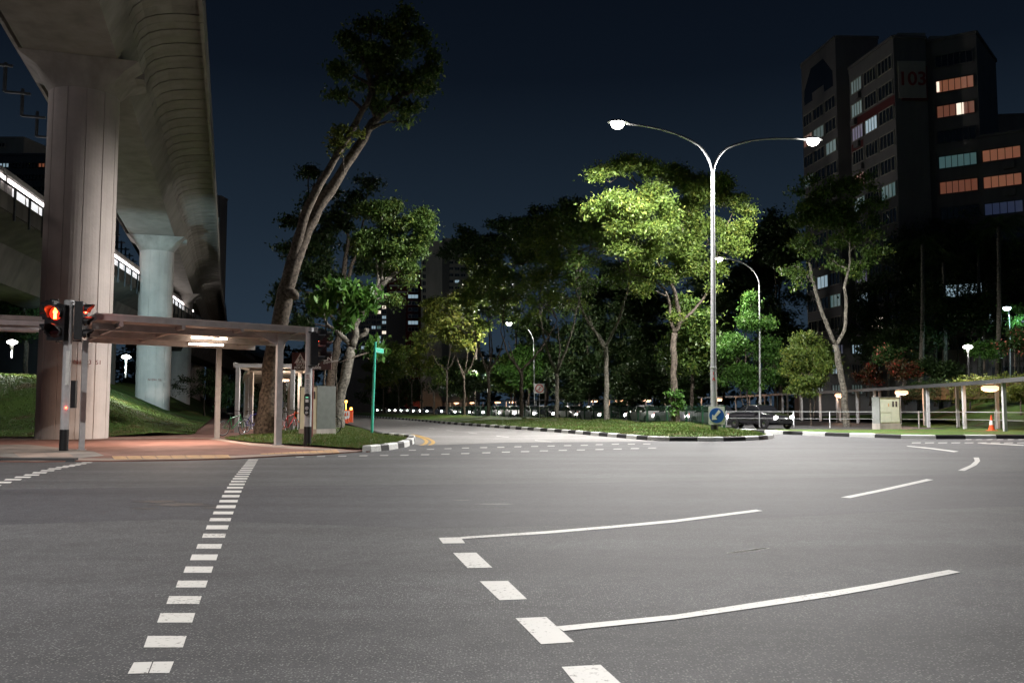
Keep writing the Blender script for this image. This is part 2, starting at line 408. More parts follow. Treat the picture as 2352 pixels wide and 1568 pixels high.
def tag(o, label=None, cat=None, group=None, kind=None):
    if label: o['label'] = label
    if cat: o['category'] = cat
    if group: o['group'] = group
    if kind: o['kind'] = kind
    return o
def empty(name, loc=(0, 0, 0), rz=0.0, label=None, cat=None, group=None):
    o = bpy.data.objects.new(name, None); col.objects.link(o)
    o.location = loc; o.rotation_euler = (0, 0, rz); o.empty_display_size = 0.2
    return tag(o, label, cat, group)
def kids(o): return [c for c in bpy.data.objects if c.parent == o]
def copy_tree(o, parent=None, deep=True):
    c = o.copy(); col.objects.link(c); c.parent = parent
    if deep:
        for ch in KIDS.get(o.name, None) or kids(o): copy_tree(ch, c)
    return c
KIDS = {}
def cache(o):
    KIDS[o.name] = kids(o)
    for k in KIDS[o.name]: KIDS[k.name] = kids(k)
def struct(o): o['kind'] = 'structure'; return o
def text(body, size, loc, rot, m, parent, name='lettering', ext=0.004, align='CENTER', bold=0.0, sx=1.0, shear=0.0):
    cu = bpy.data.curves.new(name, 'FONT'); cu.body = body; cu.size = size; cu.extrude = ext
    cu.align_x = align; cu.align_y = 'CENTER'; cu.offset = bold; cu.shear = shear; cu.materials.append(MATS[m])
    o = bpy.data.objects.new(name, cu); col.objects.link(o); o.location = loc; o.rotation_euler = rot; o.scale = (sx, 1, 1)
    o.data.fill_mode = 'BOTH'
    me = bpy.data.meshes.new_from_object(o); me.name = name
    q = bpy.data.objects.new(name, me); q.location = o.location; q.rotation_euler = o.rotation_euler; q.scale = o.scale
    bpy.data.objects.remove(o); col.objects.link(q); bpy.data.curves.remove(cu)
    if parent is not None: q.parent = parent
    return q
def lamp_light(name, kind, loc, power, color, parent=None, size=0.15, spot=None, blend=0.5, aim=None):
    l = bpy.data.lights.new(name, kind); l.energy = power; l.color = color
    if kind == 'AREA': l.size = size
    else: l.shadow_soft_size = size
    if kind == 'SPOT': l.spot_size = R(spot or 150); l.spot_blend = blend
    o = bpy.data.objects.new(name, l); col.objects.link(o); o.location = loc
    if aim is not None: o.rotation_euler = Vector(aim).to_track_quat('-Z', 'Y').to_euler()
    if parent is not None: o.parent = parent
    return o

# ================================================================== SETTING: ground, roads, kerbs, paths
def sheet(name, poly, z, m):
    b = MB(); n = len(poly); b.add([(p[0], p[1], z) for p in poly], [tuple(range(n))]); o = b.build(name, m)
    # make sure the face looks up
    if o.data.polygons[0].normal.z < 0: o.data.flip_normals()
    return struct(o)
sheet('ground', [(-2500, -300), (2500, -300), (2500, 4000), (-2500, 4000)], -0.03, 'grass_dark')
sheet('road', [(-90, -40), (70, -40), (70, 420), (-190, 420), (-90, 60)], 0.0, 'asphalt')

P2 = lambda q: (q.x, q.y)
# pale slip road between the left verge and the median
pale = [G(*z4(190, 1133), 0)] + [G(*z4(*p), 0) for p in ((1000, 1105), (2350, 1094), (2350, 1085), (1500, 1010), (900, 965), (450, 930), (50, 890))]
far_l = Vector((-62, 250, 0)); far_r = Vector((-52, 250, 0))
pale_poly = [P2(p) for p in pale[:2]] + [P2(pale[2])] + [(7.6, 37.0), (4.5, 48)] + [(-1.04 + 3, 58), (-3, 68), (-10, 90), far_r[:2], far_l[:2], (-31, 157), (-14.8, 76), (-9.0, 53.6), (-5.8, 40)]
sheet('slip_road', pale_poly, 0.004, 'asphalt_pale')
# darker relaid band across the junction
zb2 = lambda X, Y: z2(X, Y)
dark_poly = [G(-300, 1128), G(400, 1118), G(*z2(0, 70)), G(*z2(1300, 55)), G(*z3(0, 432)), G(*z3(1200, 402)), G(*z3(2352, 362)), G(2800, 1060),
             G(2800, 1150), G(*z3(2352, 636)), G(*z3(1500, 668)), G(*z3(700, 715)), G(*z3(0, 742)), G(*z2(1300, 375)), G(*z2(0, 403)), G(400, 1192), G(-300, 1215)]
sheet('relaid_road_band', [P2(p) for p in dark_poly], 0.0012, 'asphalt_dark')

# --- left verge: footpath slab with kerb edge, grass corner, mound
kerb_px = [(-400, 1060), (0, 1060.5), (82, 1061.5), (171, 1060), (256, 1060), (402, 1058), (536, 1054.5), (673, 1047), (728, 1045), (780, 1041.6), (833, 1037.5)]
nose_px = [(846, 1038), (895, 1033), (933, 1026), (949, 1018.5), (952, 1010)]
LK = [P2(G(x, y, 0.0)) for x, y in kerb_px + nose_px] + [(-5.6, 38.5), (-6.6, 43.0), (-8.5, 51.0), (-11.4, 62), (-15.6, 77), (-22, 100), (-33, 140), (-62, 240)]
FZ = 0.03
foot = LK + [(-140, 240), (-140, LK[0][1])]
b = MB(); b.prism(foot, -0.02, FZ, 0); struct(b.build('footpath', 'footpath_red'))
# concrete edging strips in the pavement
def ribbon(pts, wd, z, m, name, side=0.0):
    pts = [Vector((p[0], p[1], 0)) for p in pts]; b = MB(); vs = []
    for i, p in enumerate(pts):
        d = (pts[min(i + 1, len(pts) - 1)] - pts[max(i - 1, 0)]).normalized(); n = Vector((-d.y, d.x, 0))
        vs += [p + n * (side - wd / 2) + Vector((0, 0, z)), p + n * (side + wd / 2) + Vector((0, 0, z))]
    fs = [(2 * i, 2 * i + 2, 2 * i + 3, 2 * i + 1) for i in range(len(pts) - 1)]
    b.add(vs, fs)
    if name is None: return vs, fs
    o = b.build(name, m)
    if sum(p.normal.z for p in o.data.polygons) < 0: o.data.flip_normals()
    return struct(o)
ribbon(LK[1:11], 0.9, FZ + 0.004, 'concrete_path', 'kerb_apron', 0.46)
ribbon([P2(G(x, y, FZ)) for x, y in ((-300, 1010), (0, 1009), (200, 1009), (400, 1005), (500, 1007), (600, 1022), (700, 1030), (775, 1033))], 0.8, FZ + 0.006, 'concrete_path', 'path_edging')
b = MB()
for q in [((0, 1012), (95, 1014), (120, 1024), (0, 1022))]:
    pass
b.add([G(x, y, FZ + 0.009) for x, y in ((-120, 1022), (60, 1020), (215, 1036), (240, 1046), (150, 1055), (0, 1049), (-120, 1048))], [tuple(range(7))])
o = b.build('worn_paving', 'footpath_grey'); struct(o)
if o.data.polygons[0].normal.z < 0: o.data.flip_normals()
b = MB()
b.add([G(x, y, FZ + 0.013) for x, y in ((30, 1038), (100, 1039), (112, 1048), (46, 1050))], [(0, 1, 2, 3)])
b.add([G(x, y, FZ + 0.013) for x, y in ((102, 1039), (158, 1040), (170, 1049), (116, 1049))], [(0, 1, 2, 3)])
o = b.build('drain_cover', 'concrete_path'); struct(o)
if o.data.polygons[0].normal.z < 0: o.data.flip_normals()

# painted kerbs: segments alternate black / white
def seg_kerb(pts, seg, h, wd, name, start=0, z0=-0.02, lens=None):
    pts = [Vector((p[0], p[1], 0)) for p in pts]
    cum = [0]
    for i in range(len(pts) - 1): cum.append(cum[-1] + (pts[i + 1] - pts[i]).length)
    def at(s):
        s = max(0, min(cum[-1], s))
        for i in range(len(pts) - 1):
            if s <= cum[i + 1] + 1e-9:
                t = (s - cum[i]) / max(1e-9, cum[i + 1] - cum[i]); return pts[i].lerp(pts[i + 1], t)
        return pts[-1]
    b = MB(); s = 0.0; k = start
    while s < cum[-1] - 0.05:
        L = seg if lens is None or k - start >= len(lens) else lens[k - start]
        e = min(s + L, cum[-1]); m = 3; q = []
        for j in range(m + 1):
            p = at(s + (e - s) * j / m); d = (at(s + (e - s) * j / m + 0.05) - at(s + (e - s) * j / m - 0.05)).normalized(); n = Vector((-d.y, d.x, 0))
            a, c = p - n * 0.035, p + n * wd
            q += [a + Vector((0, 0, z0)), a + n * 0.02 + Vector((0, 0, h - 0.03)), a + n * 0.05 + Vector((0, 0, h)), c + Vector((0, 0, h)), c + Vector((0, 0, z0))]
        fs = []
        for j in range(m):
            for i in range(4):
                o_ = j * 5 + i; fs.append((o_, o_ + 1, o_ + 6, o_ + 5))
        fs += [(4, 3, 2, 1, 0), tuple(m * 5 + i for i in range(5))]
        b.add(q, fs, k % 2); s = e + 0.012; k += 1
    return struct(b.build(name, ['kerb_black', 'kerb_white']))
# left corner kerb (kerb runs so that +n points into the verge)
kx = [833] + [q[0] for q in nose_px]; ky = [1037.8] + [q[1] for q in nose_px]
kb = [G(x, float(np.interp(x, kx, ky)), 0) for x in (833, 879, 896, 915, 929, 940, 946, 949.5, 951.5)]
seg_kerb([P2(G(x, y, 0.0)) for x, y in zip(kx, ky)] + [(-5.5, 38.5)], 0.7, 0.19, 0.22, 'kerb', 1, lens=[(kb[i + 1] - kb[i]).length for i in range(8)])
seg_kerb([(-5.6, 38.6), (-6.6, 43.0), (-8.5, 51.0), (-11.4, 62), (-15.6, 77), (-22, 100), (-33, 140)], 400, 0.16, 0.18, 'kerb', 0)
seg_kerb([P2(G(x, y - 0.3, 0.0)) for x, y in ((-400, 1060), (0, 1060.5), (82, 1061.5), (171, 1060.5))], 400, 0.08, 0.3, 'kerb', 0)

# grass corner on the verge
gpx = [(515, 1009), (545, 1013.5), (586, 1018), (673, 1023), (733, 1026.6), (773, 1030), (825, 1033)]
gpoly = [P2(G(x, y, FZ)) for x, y in gpx] + [(q[0] - dx_, q[1] + dy_) for q, dx_, dy_ in ((LK[12], .05, .30), (LK[13], .16, .26), (LK[14], .26, .12), (LK[15], .30, 0))] + [(-6.0, 39.0), (-7.0, 43.5), (-8.9, 51.5), (-12.2, 63), (-16.2, 78), (-23, 100), (-34, 140), (-43, 160), (-37, 140), (-27, 105), (-17, 71), (-12.6, 50), (-11.6, 43)]
def in_poly(x, y, poly):
    c = False; n = len(poly); j = n - 1
    for i in range(n):
        xi, yi = poly[i]; xj, yj = poly[j]
        if (yi > y) != (yj > y) and x < (xj - xi) * (y - yi) / (yj - yi) + xi: c = not c
        j = i
    return c
def dist_poly(x, y, poly):
    d = 1e9; n = len(poly)
    for i in range(n):
        ax, ay = poly[i]; bx, by = poly[(i + 1) % n]
        t = max(0, min(1, ((x - ax) * (bx - ax) + (y - ay) * (by - ay)) / max(1e-9, (bx - ax) ** 2 + (by - ay) ** 2)))
        d = min(d, math.hypot(x - ax - t * (bx - ax), y - ay - t * (by - ay)))
    return d
def turf(name, poly, z0, hfun, m, step=0.8, skirt=0.3):
    """a grassed area with its own relief: triangulated grid clipped to a polygon"""
    from mathutils.geometry import delaunay_2d_cdt
    n = len(poly); bnd = []
    for i in range(n):
        a = Vector(poly[i]); c = Vector(poly[(i + 1) % n]); k = max(1, int((c - a).length / (step * 1.5)))
        for j in range(k): bnd.append(a.lerp(c, j / k))
    pts = list(bnd); e = [(i, (i + 1) % len(bnd)) for i in range(len(bnd))]
    xs = [p[0] for p in poly]; ys = [p[1] for p in poly]
    y = min(ys)
    while y < max(ys):
        st = step * max(1.0, y / 45.0)
        x = min(xs)
        while x < max(xs):
            px, py = x + random.uniform(-.3, .3) * st, y + random.uniform(-.3, .3) * st
            if in_poly(px, py, poly) and dist_poly(px, py, poly) > st * 0.5: pts.append(Vector((px, py)))
            x += st
        y += st
    v, _, f, *_r = delaunay_2d_cdt([Vector((p[0], p[1])) for p in pts], e, [], 1, 1e-4)
    b = MB(); b.add([(p[0], p[1], z0 + hfun(p[0], p[1])) for p in v], [tuple(q) for q in f])
    o = b.build(name, m, smooth=True)
    if sum(p.normal.z for p in o.data.polygons) < 0: o.data.flip_normals()
    return o
def smoothstep(t): t = max(0, min(1, t)); return t * t * (3 - 2 * t)
gh = lambda x, y: 0.06 + 0.11 * smoothstep(dist_poly(x, y, gpoly) / 1.6)
struct(turf('grass_verge', gpoly, FZ, gh, 'grass'))

# left mound beneath the viaduct
mb0 = [G(-500, 1004, FZ), G(0, 1004, FZ), G(244, 1003.5, FZ), G(360, 1001, FZ), G(438, 998, FZ)]
mpoly = [(p.x, p.y) for p in mb0] + [(-15.2, 42), (-17.6, 49), (-20.5, 58), (-29, 84), (-42, 124), (-60, 180), (-150, 180), (-150, mb0[0].y)]
def mh(x, y):
    # distance back from the front edge and left of the path edge
    f = y - 37.2
    s = (-(x + 13.8) * 0.957 - (y - 37.5) * 0.29)
    k = smoothstep(min(f / 13.0, s / 11.0))
    top = 3.1 + 0.055 * max(0, -x - 28)
    z = k * top
    return 0.03 + z + 0.10 * math.sin(x * 0.6) * math.cos(y * 0.45) * min(1, k * 2)
struct(turf('grass_mound', mpoly, FZ, mh, 'grass', 1.2))
def ground_z(x, y):
    if in_poly(x, y, mpoly): return FZ + mh(x, y)
    if in_poly(x, y, gpoly): return FZ + gh(x, y)
    return FZ

# --- median island
kr = [G(*z4(50, 890)), G(*z4(450, 930)), G(*z4(900, 965)), G(*z4(1500, 1010)), G(*z4(2350, 1085)), G(1534, 1012.6), G(1636, 1013.4), G(1710, 1012), G(1755, 1009.5), G(1776, 1006.5), G(1772, 1004)]
kpts = [(-52, 240), (-30, 150)] + [P2(p) for p in kr]
ipoly = kpts + [(11.6, 39.5), (12.4, 44), (11.6, 50), (9.4, 60), (6.4, 72), (1.5, 86), (-4.0, 101), (-14, 132), (-22, 160), (-46, 240)]
seg_kerb(kpts[::1], 1.05, 0.17, 0.2, 'kerb', 0)
tree_rows = [(9.45, 50), (6.2, 57), (3.35, 66), (.78, 74), (-2.24, 84), (-5.2, 94), (-7.8, 104), (-10.3, 114), (-13, 126), (-16, 140), (-21, 155), (-27, 172)]
def ih(x, y):
    d = dist_poly(x, y, ipoly)
    z = 0.13 * smoothstep(d / 0.6) + 0.12 * smoothstep((d - 0.6) / 3)
    for tx, ty in tree_rows:
        r = math.hypot(x - tx, (y - ty) * 0.8); z += 0.24 * math.exp(-(r / 2.2) ** 2)
    return z + 0.015 * math.sin(x * 2.1 + y)
struct(turf('median_grass', [(p[0], p[1]) for p in ipoly], 0.02, ih, 'grass', 0.8))
def island_z(x, y): return 0.02 + ih(x, y)

# --- right-hand divider with kerb and right verge
k2 = [G(*z5(1075, 1112)), G(*z5(1430, 1132)), G(*z5(1925, 1152)), G(1990, 1004), G(2069, 1007), G(2146, 1008), G(2250, 1007.5), G(2352, 1007.5), G(2700, 1007)]
kp2 = [(13.0, 46.5)] + [P2(p) for p in k2]
seg_kerb(kp2, 1.3, 0.17, 0.25, 'kerb', 1)
rpoly = kp2 + [(70, 34), (70, 75), (36, 75), (29.5, 72), (27.2, 60), (25.5, 49), (20, 47.3), (14, 47.5)]
def rh(x, y): return 0.13 * smoothstep(dist_poly(x, y, rpoly) / 0.5)
struct(turf('roadside_grass', rpoly, 0.02, rh, 'grass', 1.2))

# right embankment behind the covered walkway
epoly = [(26.5, 47), (29.3, 58), (30.5, 70), (29.8, 90), (29, 110), (20, 128), (8, 160), (0, 200), (40, 260), (160, 260), (160, 40), (30, 40)]
def eh(x, y):
    s = x - (27.0 + 0.06 * (y - 45) if y < 70 else 28.5)
    k = smoothstep(s / 9.0); fall = smoothstep((78 - y) / 22.0)
    return 0.15 + 3.0 * k * fall + 0.5 * smoothstep(s / 12) + 0.08 * math.sin(x * .7) * math.cos(y * .5)
struct(turf('embankment', epoly, 0.0, eh, 'grass', 2.0))

# ================================================================== road markings
def quads(name, lst, m='paint_white', z=0.003):
    b = MB()
    for q in lst: b.add([G(x, y, z) for x, y in q], [tuple(range(len(q)))])
    o = b.build(name, m)
    for p in o.data.polygons: pass
    import bmesh
    bm = bmesh.new(); bm.from_mesh(o.data)
    for f in bm.faces:
        f.normal_update()
        if f.normal.z < 0: f.normal_flip()
    bm.to_mesh(o.data); bm.free()
    return struct(o)
ys_ = [(1420, 1503), (1248, 1325), (1094, 1158), (980, 1033), (876, 922), (781, 823), (700, 739), (630, 661), (560, 588), (504, 531), (455, 476), (411, 430), (369, 389), (334, 350), (300, 316), (270, 285), (245, 257), (223, 234), (204, 214), (186, 195), (171, 179), (156, 163), (142, 149), (130, 136), (118, 124), (107, 112), (98, 102), (89, 93), (81, 85), (74, 77), (67, 70), (61, 64)]
ly = [58, 195, 285, 389, 476, 588, 739, 922, 1033, 1158, 1325, 1503]; lx = [1003, 893, 836, 781, 736, 687, 606, 510, 447, 385, 294, 186]
ry = [58, 195, 285, 389, 476, 588, 739, 922, 1033, 1158, 1320, 1503]; rx = [1068, 989, 948, 909, 877, 840, 780, 708, 665, 617, 557, 470]
qs = []
for t_, b_ in ys_:
    c = (t_ + b_) / 2
    if t_ == 1420: qs += [[z1(228, t_ + 6), z1(352, t_ + 2), z1(322, b_ - 4), z1(186, b_)], [z1(360, t_ + 2), z1(498, t_), z1(466, b_ - 6), z1(330, b_ - 5)]]; continue
    sk = (b_ - t_) * 0.36
    qs.append([z1(np.interp(b_, ly, lx) + sk, t_), z1(np.interp(t_, ry, rx), t_), z1(np.interp(t_, ry, rx) - sk * .9, b_), z1(np.interp(b_, ly, lx), b_)])
quads('crossing_line', qs)
tb = [(428, 437), (444, 453), (459, 470), (475, 486), (491, 502), (510, 523), (535, 548), (561, 577), (591, 606), (620, 637), (652, 670), (689, 709), (732, 748)]
xl = [1085, 1007, 922, 833, 742, 635, 537, 428, 314, 190, 53, -80, -190]; xr = [1250, 1175, 1095, 1020, 932, 835, 742, 640, 540, 425, 298, 163, 25]
quads('crossing_line', [[zl(a + 25, t_), zl(c, t_), zl(c - 25, b_), zl(a, b_)] for (t_, b_), a, c in zip(tb, xl, xr)])
quads('turning_dashes', [[z2(*p) for p in q] for q in (((102, 470), (268, 466), (303, 511), (135, 513)), ((212, 584), (387, 582), (509, 695), (322, 699)), ((413, 798), (626, 795), (770, 932), (563, 941)),
      ((683, 1076), (916, 1067), (1127, 1256), (877, 1272)), ((1031, 1443), (1325, 1427), (1560, 1640), (1190, 1640)))])
quads('turning_line', [[z2(268, 464), z2(900, 421), z2(1400, 380), z2(1887, 334), z3(245, 662), z3(297, 672), z3(0, 711), z2(1887, 353), z2(1400, 398), z2(900, 440), z2(275, 478)],
      [z2(990, 1138), z2(1887, 1050), z3(415, 1364), z3(850, 1300), z3(1180, 1244), z3(1500, 1184), z3(1760, 1135), z3(1852, 1153), z3(1500, 1223), z3(1180, 1285), z3(850, 1343), z3(415, 1408), z2(1887, 1085), z2(1045, 1172)],
      [z3(910, 566), z3(1200, 508), z3(1585, 422), z3(1640, 428), z3(1300, 505), z3(985, 571)],
      [z3(1955, 253), z3(1997, 253), z3(2008, 280), z3(1980, 312), z3(1885, 358), z3(1833, 354), z3(1930, 312), z3(1966, 280)],
      [z3(1425, 160), z3(1620, 178), z3(1840, 205), z3(1800, 210), z3(1610, 184), z3(1440, 166)],
      [z3(2000, 138), z3(2352, 154), z3(2352, 160), z3(2020, 143)]], z=0.0045)
dd = []
for X, Y in [(80, 1175), (250, 1167), (415, 1161), (580, 1155), (750, 1151), (912, 1148), (1072, 1143), (1230, 1140), (1385, 1136), (1540, 1132), (1697, 1129), (1838, 1123), (1990, 1119), (2140, 1118), (2285, 1117)]:
    dd.append([z4(X + 6, Y - 4), z4(X + 74, Y - 5), z4(X + 66, Y + 3), z4(X, Y + 3)])
for X, Y in [(0, 1222), (195, 1217), (385, 1212), (572, 1206), (770, 1199), (955, 1193), (1135, 1188), (1312, 1181), (1490, 1176), (1660, 1173), (1835, 1168), (2005, 1164), (2168, 1159), (2330, 1155)]:
    dd.append([z4(X + 6, Y - 4), z4(X + 84, Y - 5), z4(X + 76, Y + 4), z4(X, Y + 4)])
for X, Y in [(855, 1404), (1045, 1399), (1235, 1397), (1425, 1393), (1610, 1390)]:
    dd.append([zb(X + 6, Y - 4), zb(X + 80, Y - 5), zb(X + 72, Y + 3), zb(X, Y + 3)])
for X in range(1480, 2300, 95): dd.append([z6(X + 4, 1244), z6(X + 58, 1244), z6(X + 54, 1250), z6(X, 1250)])
for X in range(1000, 2300, 118): dd.append([z6(X + 4, 1274), z6(X + 86, 1273), z6(X + 80, 1280), z6(X, 1281)])
quads('dotted_line', dd, 'paint_worn', z=0.003)
quads('lane_dashes', m='paint_worn', lst=[[z4(20, 936), z4(60, 939), z4(64, 942), z4(24, 940)], [z4(130, 951), z4(180, 955), z4(184, 958), z4(134, 954)], [z4(270, 966), z4(325, 971), z4(330, 975), z4(275, 970)], [z4(435, 986), z4(498, 991), z4(504, 995), z4(441, 991)],
      [z4(640, 1007), z4(722, 1016), z4(730, 1020), z4(646, 1013)], [z4(905, 1039), z4(1018, 1050), z4(1028, 1055), z4(912, 1045)], [z4(1265, 1079), z4(1420, 1094), z4(1434, 1099), z4(1275, 1086)]], z=0.0045)
for pts in ([(110, 1030), (180, 1042), (250, 1062), (300, 1085), (316, 1104), (303, 1120), (275, 1131)], [(112, 1037), (170, 1050), (225, 1070), (250, 1088), (250, 1106), (230, 1122), (200, 1133)]):
    ribbon([P2(G(*z4(*p), 0)) for p in pts], 0.14, 0.014, 'paint_yellow', 'yellow_line')
# worn paint scuffs and a dark oil stain on the tarmac
b = MB(); random.seed(3)
for i in range(26):
    p = G(*z3(random.uniform(-60, 330), 0)) if False else G(*z3(40 + i * 11.5, 1004 - i * 1.55), 0.002)
    r = 0.012 + random.random() * 0.012
    b.add([p + Vector((-r * 2, -r, 0)), p + Vector((r * 2, -r, 0)), p + Vector((r * 2, r, 0)), p + Vector((-r * 2, r, 0))], [(0, 1, 2, 3)])
struct(b.build('chalk_dots', 'paint_white'))

def stain(pts, name='oil_stain', m='asphalt_dark', z=.004):
    b = MB(); b.add([G(x, y, z) for x, y in pts], [tuple(range(len(pts)))]); o = b.build(name, m)
    if o.data.polygons[0].normal.z < 0: o.data.flip_normals()
    return struct(o)
rs = random.Random(9)
for (cx_, cy_, rx_, ry_) in ((360, 1151, 62, 3.2), (420, 1158, 84, 3.6), (500, 1165, 40, 2.4), (330, 1167, 40, 2.0), (1140, 1157, 50, 2.0), (1060, 1148, 26, 1.4)):
    stain([(cx_ + rx_ * math.cos(t) * rs.uniform(.55, 1.1), cy_ + ry_ * math.sin(t) * rs.uniform(.5, 1.1)) for t in np.linspace(0, 2 * math.pi, 40)[:-1]], z=.0022 + .0004 * rs.random() * 3, m='oil')
# tactile paving: blocks of raised yellow bars
b = MB()
def tact(zf, p0, p1, n, h0, h1, nb=7):
    for i in range(n):
        t0 = i / n; t1 = (i + 0.93) / n
        for k in range(nb):
            ta = t0 + (t1 - t0) * k / nb; tb_ = t0 + (t1 - t0) * (k + 0.62) / nb
            xa, ya = p0[0] + (p1[0] - p0[0]) * ta, p0[1] + (p1[1] - p0[1]) * ta
            xb, yb = p0[0] + (p1[0] - p0[0]) * tb_, p0[1] + (p1[1] - p0[1]) * tb_
            h = h0 + (h1 - h0) * ta; sk = h * 0.9
            q = [G(*zf(xa, ya), FZ + 0.013), G(*zf(xb, yb), FZ + 0.013), G(*zf(xb - sk, yb - h), FZ + 0.013), G(*zf(xa - sk, ya - h), FZ + 0.013)]
            lo = [p - Vector((0, 0, 0.013)) for p in q]
            b.add(lo + q, [(4, 5, 6, 7), (0, 1, 5, 4), (1, 2, 6, 5), (2, 3, 7, 6), (3, 0, 4, 7)])
tact(z1, (100, 60), (892, 50), 8, 21, 21)
tact(z1, (1085, 26), (1620, 14), 11, 4, 20, 5)
o = struct(b.build('tactile_paving', 'tactile'))

# ================================================================== grass blades (uncountable): one object each
def blades(name, n, poly, zf, m, hmin, hmax, ybias=1.0, label=None):
    xs = [p[0] for p in poly]; ys = [p[1] for p in poly]
    y0, y1 = min(ys), min(max(ys), 75)
    V = []; Fs = []; k = 0; tries = 0
    while k < n and tries < n * 8:
        tries += 1
        y = y0 + (y1 - y0) * random.random() ** ybias; x = random.uniform(min(xs), max(xs))
        if abs(x / y) > 0.62 or not in_poly(x, y, poly): continue
        z = zf(x, y); h = random.uniform(hmin, hmax); a = random.uniform(0, 6.28); wv = random.uniform(.008, .02) * (1 + y / 60)
        lx_, ly_ = random.uniform(-.5, .5) * h, random.uniform(-.5, .5) * h
        V += [(x - wv * math.cos(a), y - wv * math.sin(a), z - .01), (x + wv * math.cos(a), y + wv * math.sin(a), z - .01), (x + lx_, y + ly_, z + h)]
        Fs.append((3 * k, 3 * k + 1, 3 * k + 2)); k += 1
    b = MB(); b.v = V; b.f = Fs; b.mi = [0] * len(Fs)
    o = b.build(name, m); o['kind'] = 'stuff'; o['label'] = label; o['category'] = 'grass'
random.seed(5)
blades('grass_tufts', 26000, [q for q in gpoly if q[1] < 60] , lambda x, y: FZ + gh(x, y), 'grass_blade', .03, .10, 1.3, 'short patchy grass on the kerbed corner by the green post')
blades('grass_tufts', 26000, [q for q in ipoly if q[1] < 75], island_z, 'grass_blade', .03, .10, 1.3, 'short bright grass on the long median island under the street lamp')
mp_near = [(p.x, p.y) for p in mb0] + [(-15.2, 42), (-17.6, 49), (-24, 68), (-45, 68), (-40, mb0[0].y)]
blades('grass_tufts', 22000, mp_near, lambda x, y: FZ + mh(x, y), 'grass_blade', .03, .09, 1.4, 'short grass on the mound under the viaduct')

# ================================================================== VIADUCT
def offset_line(pts, i):
    d = (Vector(pts[min(i + 1, len(pts) - 1)]) - Vector(pts[max(i - 1, 0)])).normalized()
    return Vector((d.y, -d.x, 0))                      # to the right of travel
def loft(b, pts, prof, mi=0, closed=True):
    """sweep a (offset, z) profile along a plan path"""
    o = len(b.v); n = len(prof)
    for i, p in enumerate(pts):
        nn = offset_line(pts, i)
        for q in prof: b.v.append(tuple(Vector((p[0], p[1], 0)) + nn * q[0] + Vector((0, 0, q[1]))))
    m = n if closed else n - 1
    for i in range(len(pts) - 1):
        for k in range(m):
            k2 = (k + 1) % n
            b.f.append((o + i * n + k, o + (i + 1) * n + k, o + (i + 1) * n + k2, o + i * n + k2)); b.mi.append(mi)
    if closed:
        b.f.append(tuple(o + k for k in range(n))); b.mi.append(mi)
        e = o + (len(pts) - 1) * n; b.f.append(tuple(e + k for k in reversed(range(n)))); b.mi.append(mi)
def catm(pts, step):
    out = []
    P = [Vector((p[0], p[1], 0)) for p in pts]; P = [P[0] * 2 - P[1]] + P + [P[-1] * 2 - P[-2]]
    for i in range(1, len(P) - 2):
        a, b_, c, d = P[i - 1:i + 3]; k = max(1, int((c - b_).length / step))
        for j in range(k):
            t = j / k
            out.append(0.5 * ((2 * b_) + (c - a) * t + (2 * a - 5 * b_ + 4 * c - d) * t * t + (3 * b_ - a - 3 * c + d) * t ** 3))
    out.append(P[-2]); return [tuple(q) for q in out]
vx = lambda y: -6.75 - 0.3235 * y
VP = [(vx(-22), -22), (vx(0), 0), (vx(36), 36), (vx(73), 73), (vx(110), 110), (vx(150) + .3, 150), (-70.5, 200), (-79.5, 239), (-89, 300), (-98, 380)]
vpath = catm(VP, 4.0)
via = empty('viaduct', (vx(36), 36, 0), 0, 'high concrete railway viaduct with ribbed curved underside, passing overhead on thick round piers', 'viaduct')
def child(o, par):
    o.parent = par; o.matrix_parent_inverse = Matrix.Translation(-Vector(par.location)); return o
b = MB()
core = [(-1.73, 15.5), (1.73, 15.5), (2.3, 16.55), (2.3, 18.0), (-2.3, 18.0), (-2.3, 16.55)]
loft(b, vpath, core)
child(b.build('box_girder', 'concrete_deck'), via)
# ribbed wing: every rib course is stepped a little so the joints catch the light
def wing(sgn):
    b = MB(); fine = catm(VP, 0.75)
    sq = (lambda q: q) if sgn > 0 else (lambda q: (2.31 + (q[0] - 2.31) * .25, q[1]))
    prof = [(2.31, 16.55), (2.45, 16.95), (2.75, 17.25), (3.2, 17.45), (3.8, 17.58), (4.4, 17.64), (4.85, 17.66), (4.85, 17.9), (2.31, 17.95)]
    prof = [sq(q) for q in prof]
    for i in range(len(fine) - 1):
        if fine[i][1] > 215: break
        a = Vector(fine[i]); c = Vector(fine[i + 1]); d = 0.035 * (0.4 + 0.6 * ((i * 7) % 3))
        g = 0.085
        pr = [(sgn * q[0], q[1] - (0.02 if i % 2 else 0)) for q in prof]
        if sgn < 0: pr = pr[::-1]
        s0 = a.lerp(c, g); o = len(b.v); n = len(pr)
        for p, idx in ((s0, i), (c, i + 1)):
            nn = offset_line(fine, idx)
            for q in pr: b.v.append(tuple(Vector((p.x, p.y, 0)) + nn * q[0] + Vector((0, 0, q[1]))))
        for k in range(n):
            k2_ = (k + 1) % n; b.f.append((o + k, o + n + k, o + n + k2_, o + k2_)); b.mi.append(0)
        b.f.append(tuple(o + k for k in range(n))); b.mi.append(0); b.f.append(tuple(o + n + k for k in reversed(range(n)))); b.mi.append(0)
    far = [q for q in fine if q[1] > 212][::4]
    loft(b, far, [(sgn * q[0], q[1]) for q in (prof if sgn > 0 else prof[::-1])])
    inner = [(2.5, 17.3), (3.2, 17.70), (4.9, 17.84), (4.9, 17.9), (2.4, 17.92)]
    inner = [sq(q) for q in inner]
    loft(b, vpath, [(sgn * q[0], q[1]) for q in (inner if sgn > 0 else inner[::-1])])
    return b.build('ribbed_wing', 'concrete_deck')
